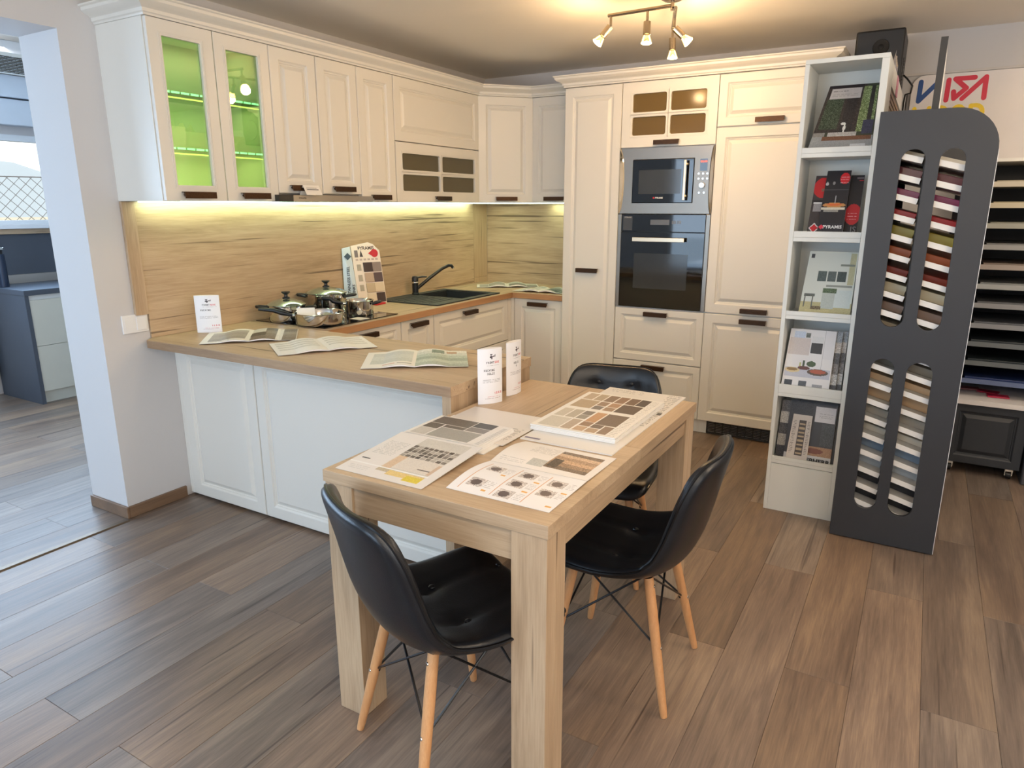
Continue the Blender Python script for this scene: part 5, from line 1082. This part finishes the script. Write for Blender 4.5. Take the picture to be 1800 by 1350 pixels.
for i in range(8): ribs.box(2.9255, 2.929, -.42, -.34, 2.09+i*.018, 2.10+i*.018)
ribs.obj('terminal_ribs', paint((60, 60, 62), .4), spk)
tag(B().tube([(2.935, -.40, 2.14), (2.955, -.41, 2.12), (2.985, -.42, 2.08), (2.98, -.42, 2.045), (2.955, -.41, 2.04), (2.95, -.38, 2.0), (2.952, -.33, 1.9), (2.952, -.2, 1.8), (2.952, -.1, 1.3)], .0045, 8).obj('speaker_cable', PLASTB, smooth=1.5), 'thin black cable looping from the wall loudspeaker', 'cable')
tag(B().cyl((2.962, -.26, .001), (2.962, -.26, 2.06), .008, n=12).obj('metal_post', paint((96, 92, 90), .4, .5)), 'thin dark grey upright post behind the slotted rack', 'post')

# ================================================================== ceiling spotlight
sl = empty('ceiling_spotlight', (1.98, -1.46, ZC), 'brushed nickel ceiling spotlight with two arms and four lit bulbs', 'ceiling light')
NK = paint((170, 156, 136), .22, 1., name='nickel')
B().lathe([(.055, ZC-.0005), (.055, ZC-.02), (.04, ZC-.028), (0, ZC-.028)], (1.98, -1.46, 0), 28).obj('canopy', NK, sl, smooth=.6); B().cyl((1.98, -1.46, ZC-.028), (1.98, -1.46, 2.352), .009).obj('stem', NK, sl)
B().tube([(1.99, -1.505, 2.362), (1.668, -1.49, 2.362)], .0085, 10).obj('arm', NK, sl); B().tube([(2.01, -1.50, 2.352), (1.872, -1.115, 2.352)], .0085, 10).obj('arm', NK, sl); B().tube([(1.98, -1.46, 2.357), (1.99, -1.505, 2.362)], .008, 8).tube([(1.98, -1.46, 2.357), (2.01, -1.50, 2.352)], .008, 8).obj('joint', NK, sl)
BULB = emit((255, 214, 140), 30, 'bulb glow')
for (x, y, zt, d) in ((1.682, -1.49, 2.36, (-.55, -.30, -.75)), (1.872, -1.497, 2.36, (.02, -.05, -1)), (1.955, -1.34, 2.35, (.62, .22, -.62)), (1.885, -1.15, 2.35, (.05, 0, -1))):
    d = Vector(d).normalized(); k0 = Vector((x, y, zt-.045)); hd = empty('spot_head', k0, parent=sl, mat=wm(sl).inverted() @ Matrix.Translation(k0))
    B().tube([(x, y, zt-.004), tuple(k0)], .0065, 8).obj('knuckle', NK, hd); p = k0+d*.004
    B().lathe([(0, 0), (.017, .001), (.0175, .058), (.015, .060)], p, 20, d).obj('socket', NK, hd, smooth=.6)
    B().lathe([(.014, .058), (.019, .072), (.026, .092), (.0265, .097)], p, 20, d).obj('reflector', glass((255, 240, 210), .7, name='bulb glass'), hd, smooth=.9); B().lathe([(.0255, .095), (.022, .100), (0, .102)], p, 20, d).obj('bulb', BULB, hd, smooth=.9)
    l = bpy.data.lights.new('bulb_light', 'SPOT'); l.energy = BULB_W; l.color = WARM; l.shadow_soft_size = .025; l.spot_size = math.radians(160); l.spot_blend = 1.0
    o = bpy.data.objects.new('bulb_light', l); COL.objects.link(o); o.matrix_world = Matrix.Translation(p+d*.115) @ d.to_track_quat('-Z', 'Y').to_matrix().to_4x4()
    l = bpy.data.lights.new('bulb_spill', 'POINT'); l.energy = SPILL_W; l.color = WARM; l.shadow_soft_size = .03; o = bpy.data.objects.new('bulb_spill', l); COL.objects.link(o); o.location = p+d*.125

# ================================================================== room beyond the pillar
bc = empty('base_cabinet', (-2.77, -1.7, 0), 'dark grey base cabinet run with cream fronts in the far left room', 'base cabinet'); GK = paint((74, 80, 90), .5, var=.1, scale=5, name='grey stone laminate')
B().box(-3.06, -2.472, -2.400, -2.372, .0005, .822).obj('end_panel', GK, bc); B().box(-3.06, -2.50, -2.3715, -.6, .09, .82).obj('body', CARC, bc); FRM = paint((206, 204, 190), .3, name='cream glass front')
for y in (-2.371, -1.77, -1.17):
    for z0, z1 in ((.095, .44), (.443, .785)): B().box(-2.4995, -2.48, y+.0015, y+.597, z0, z1).obj('drawer_front', FRM, bc, bevel=.001)
B().box(-2.53, -2.515, -2.3715, -.6, .0005, .0895).obj('plinth', FRM, bc); B().box(-2.5145, -2.512, -2.10, -1.95, .02, .07).obj('plinth_vent', paint((130, 140, 130), .4), bc)
B().box(-2.512, -2.507, -2.369, -.61, .792, .812).obj('light_strip', emit((255, 236, 60), 5, 'yellow led strip'), bc)
tag(B().box(-3.0995, -2.465, -2.403, -.59, .8225, .862).obj('worktop', GK, bevel=.002), 'dark grey stone-look worktop in the far left room', 'worktop')
tag(B().box(-3.0995, -3.085, -4.4, -.59, .93, 1.243).obj('splashback', GK), 'dark grey splashback below the far left window', 'splashback'); tag(B().box(-3.0995, -3.07, -2.403, -.59, .8625, .929).obj('upstand_rail', brushed((200, 190, 178), 'Y', .35)), 'shiny metal upstand strip behind the dark worktop', 'upstand')
bt = empty('steel_dispenser', (-2.86, -2.345, .862), 'steel and dark blue bottle on the far left worktop', 'bottle')
B().cyl((-2.86, -2.345, .8625), (-2.86, -2.345, 1.11), .034, n=24).obj('body', paint((40, 52, 72), .25, .3), bt, bevel=.003); B().box(-2.897, -2.88, -2.372, -2.345, .8625, 1.11).obj('steel_strip', CHROME, bt, bevel=.002); B().cyl((-2.86, -2.345, 1.1105), (-2.86, -2.345, 1.14), .024, n=20).obj('neck', PLASTB, bt); B().cyl((-2.86, -2.345, 1.1405), (-2.86, -2.345, 1.16), .036, n=24).obj('cap', CHROME, bt, bevel=.003)
rd = empty('radiator', (-3.04, -3.0, .15), 'white panel radiator under the far left window', 'radiator'); B().box(-3.03, -3.01, -3.7, -2.43, .16, .60).box(-3.075, -3.055, -3.7, -2.43, .16, .60).obj('panel', WHITEP, rd, bevel=.004)
rb = B()
for i in range(36): rb.box(-3.0095, -3.004, -3.68+i*.035, -3.68+i*.035+.012, .18, .58)
rb.obj('ribs', WHITEP, rd); B().cyl((-3.04, -2.45, .0005), (-3.04, -2.45, .16), .009).obj('pipe', WHITEP, rd); B().box(-3.0985, -3.075, -3.3, -3.26, .3, .34).obj('bracket', WHITEP, rd)

# lettering becomes plain mesh
bpy.context.view_layer.update(); dg = bpy.context.evaluated_depsgraph_get()
for o in [o for o in bpy.data.objects if o.type == 'FONT']:
    me = bpy.data.meshes.new_from_object(o.evaluated_get(dg)); nm = o.name; n_ = bpy.data.objects.new('tmp', me); COL.objects.link(n_); n_.parent = o.parent; n_.matrix_basis = o.matrix_basis.copy(); bpy.data.objects.remove(o); n_.name = nm
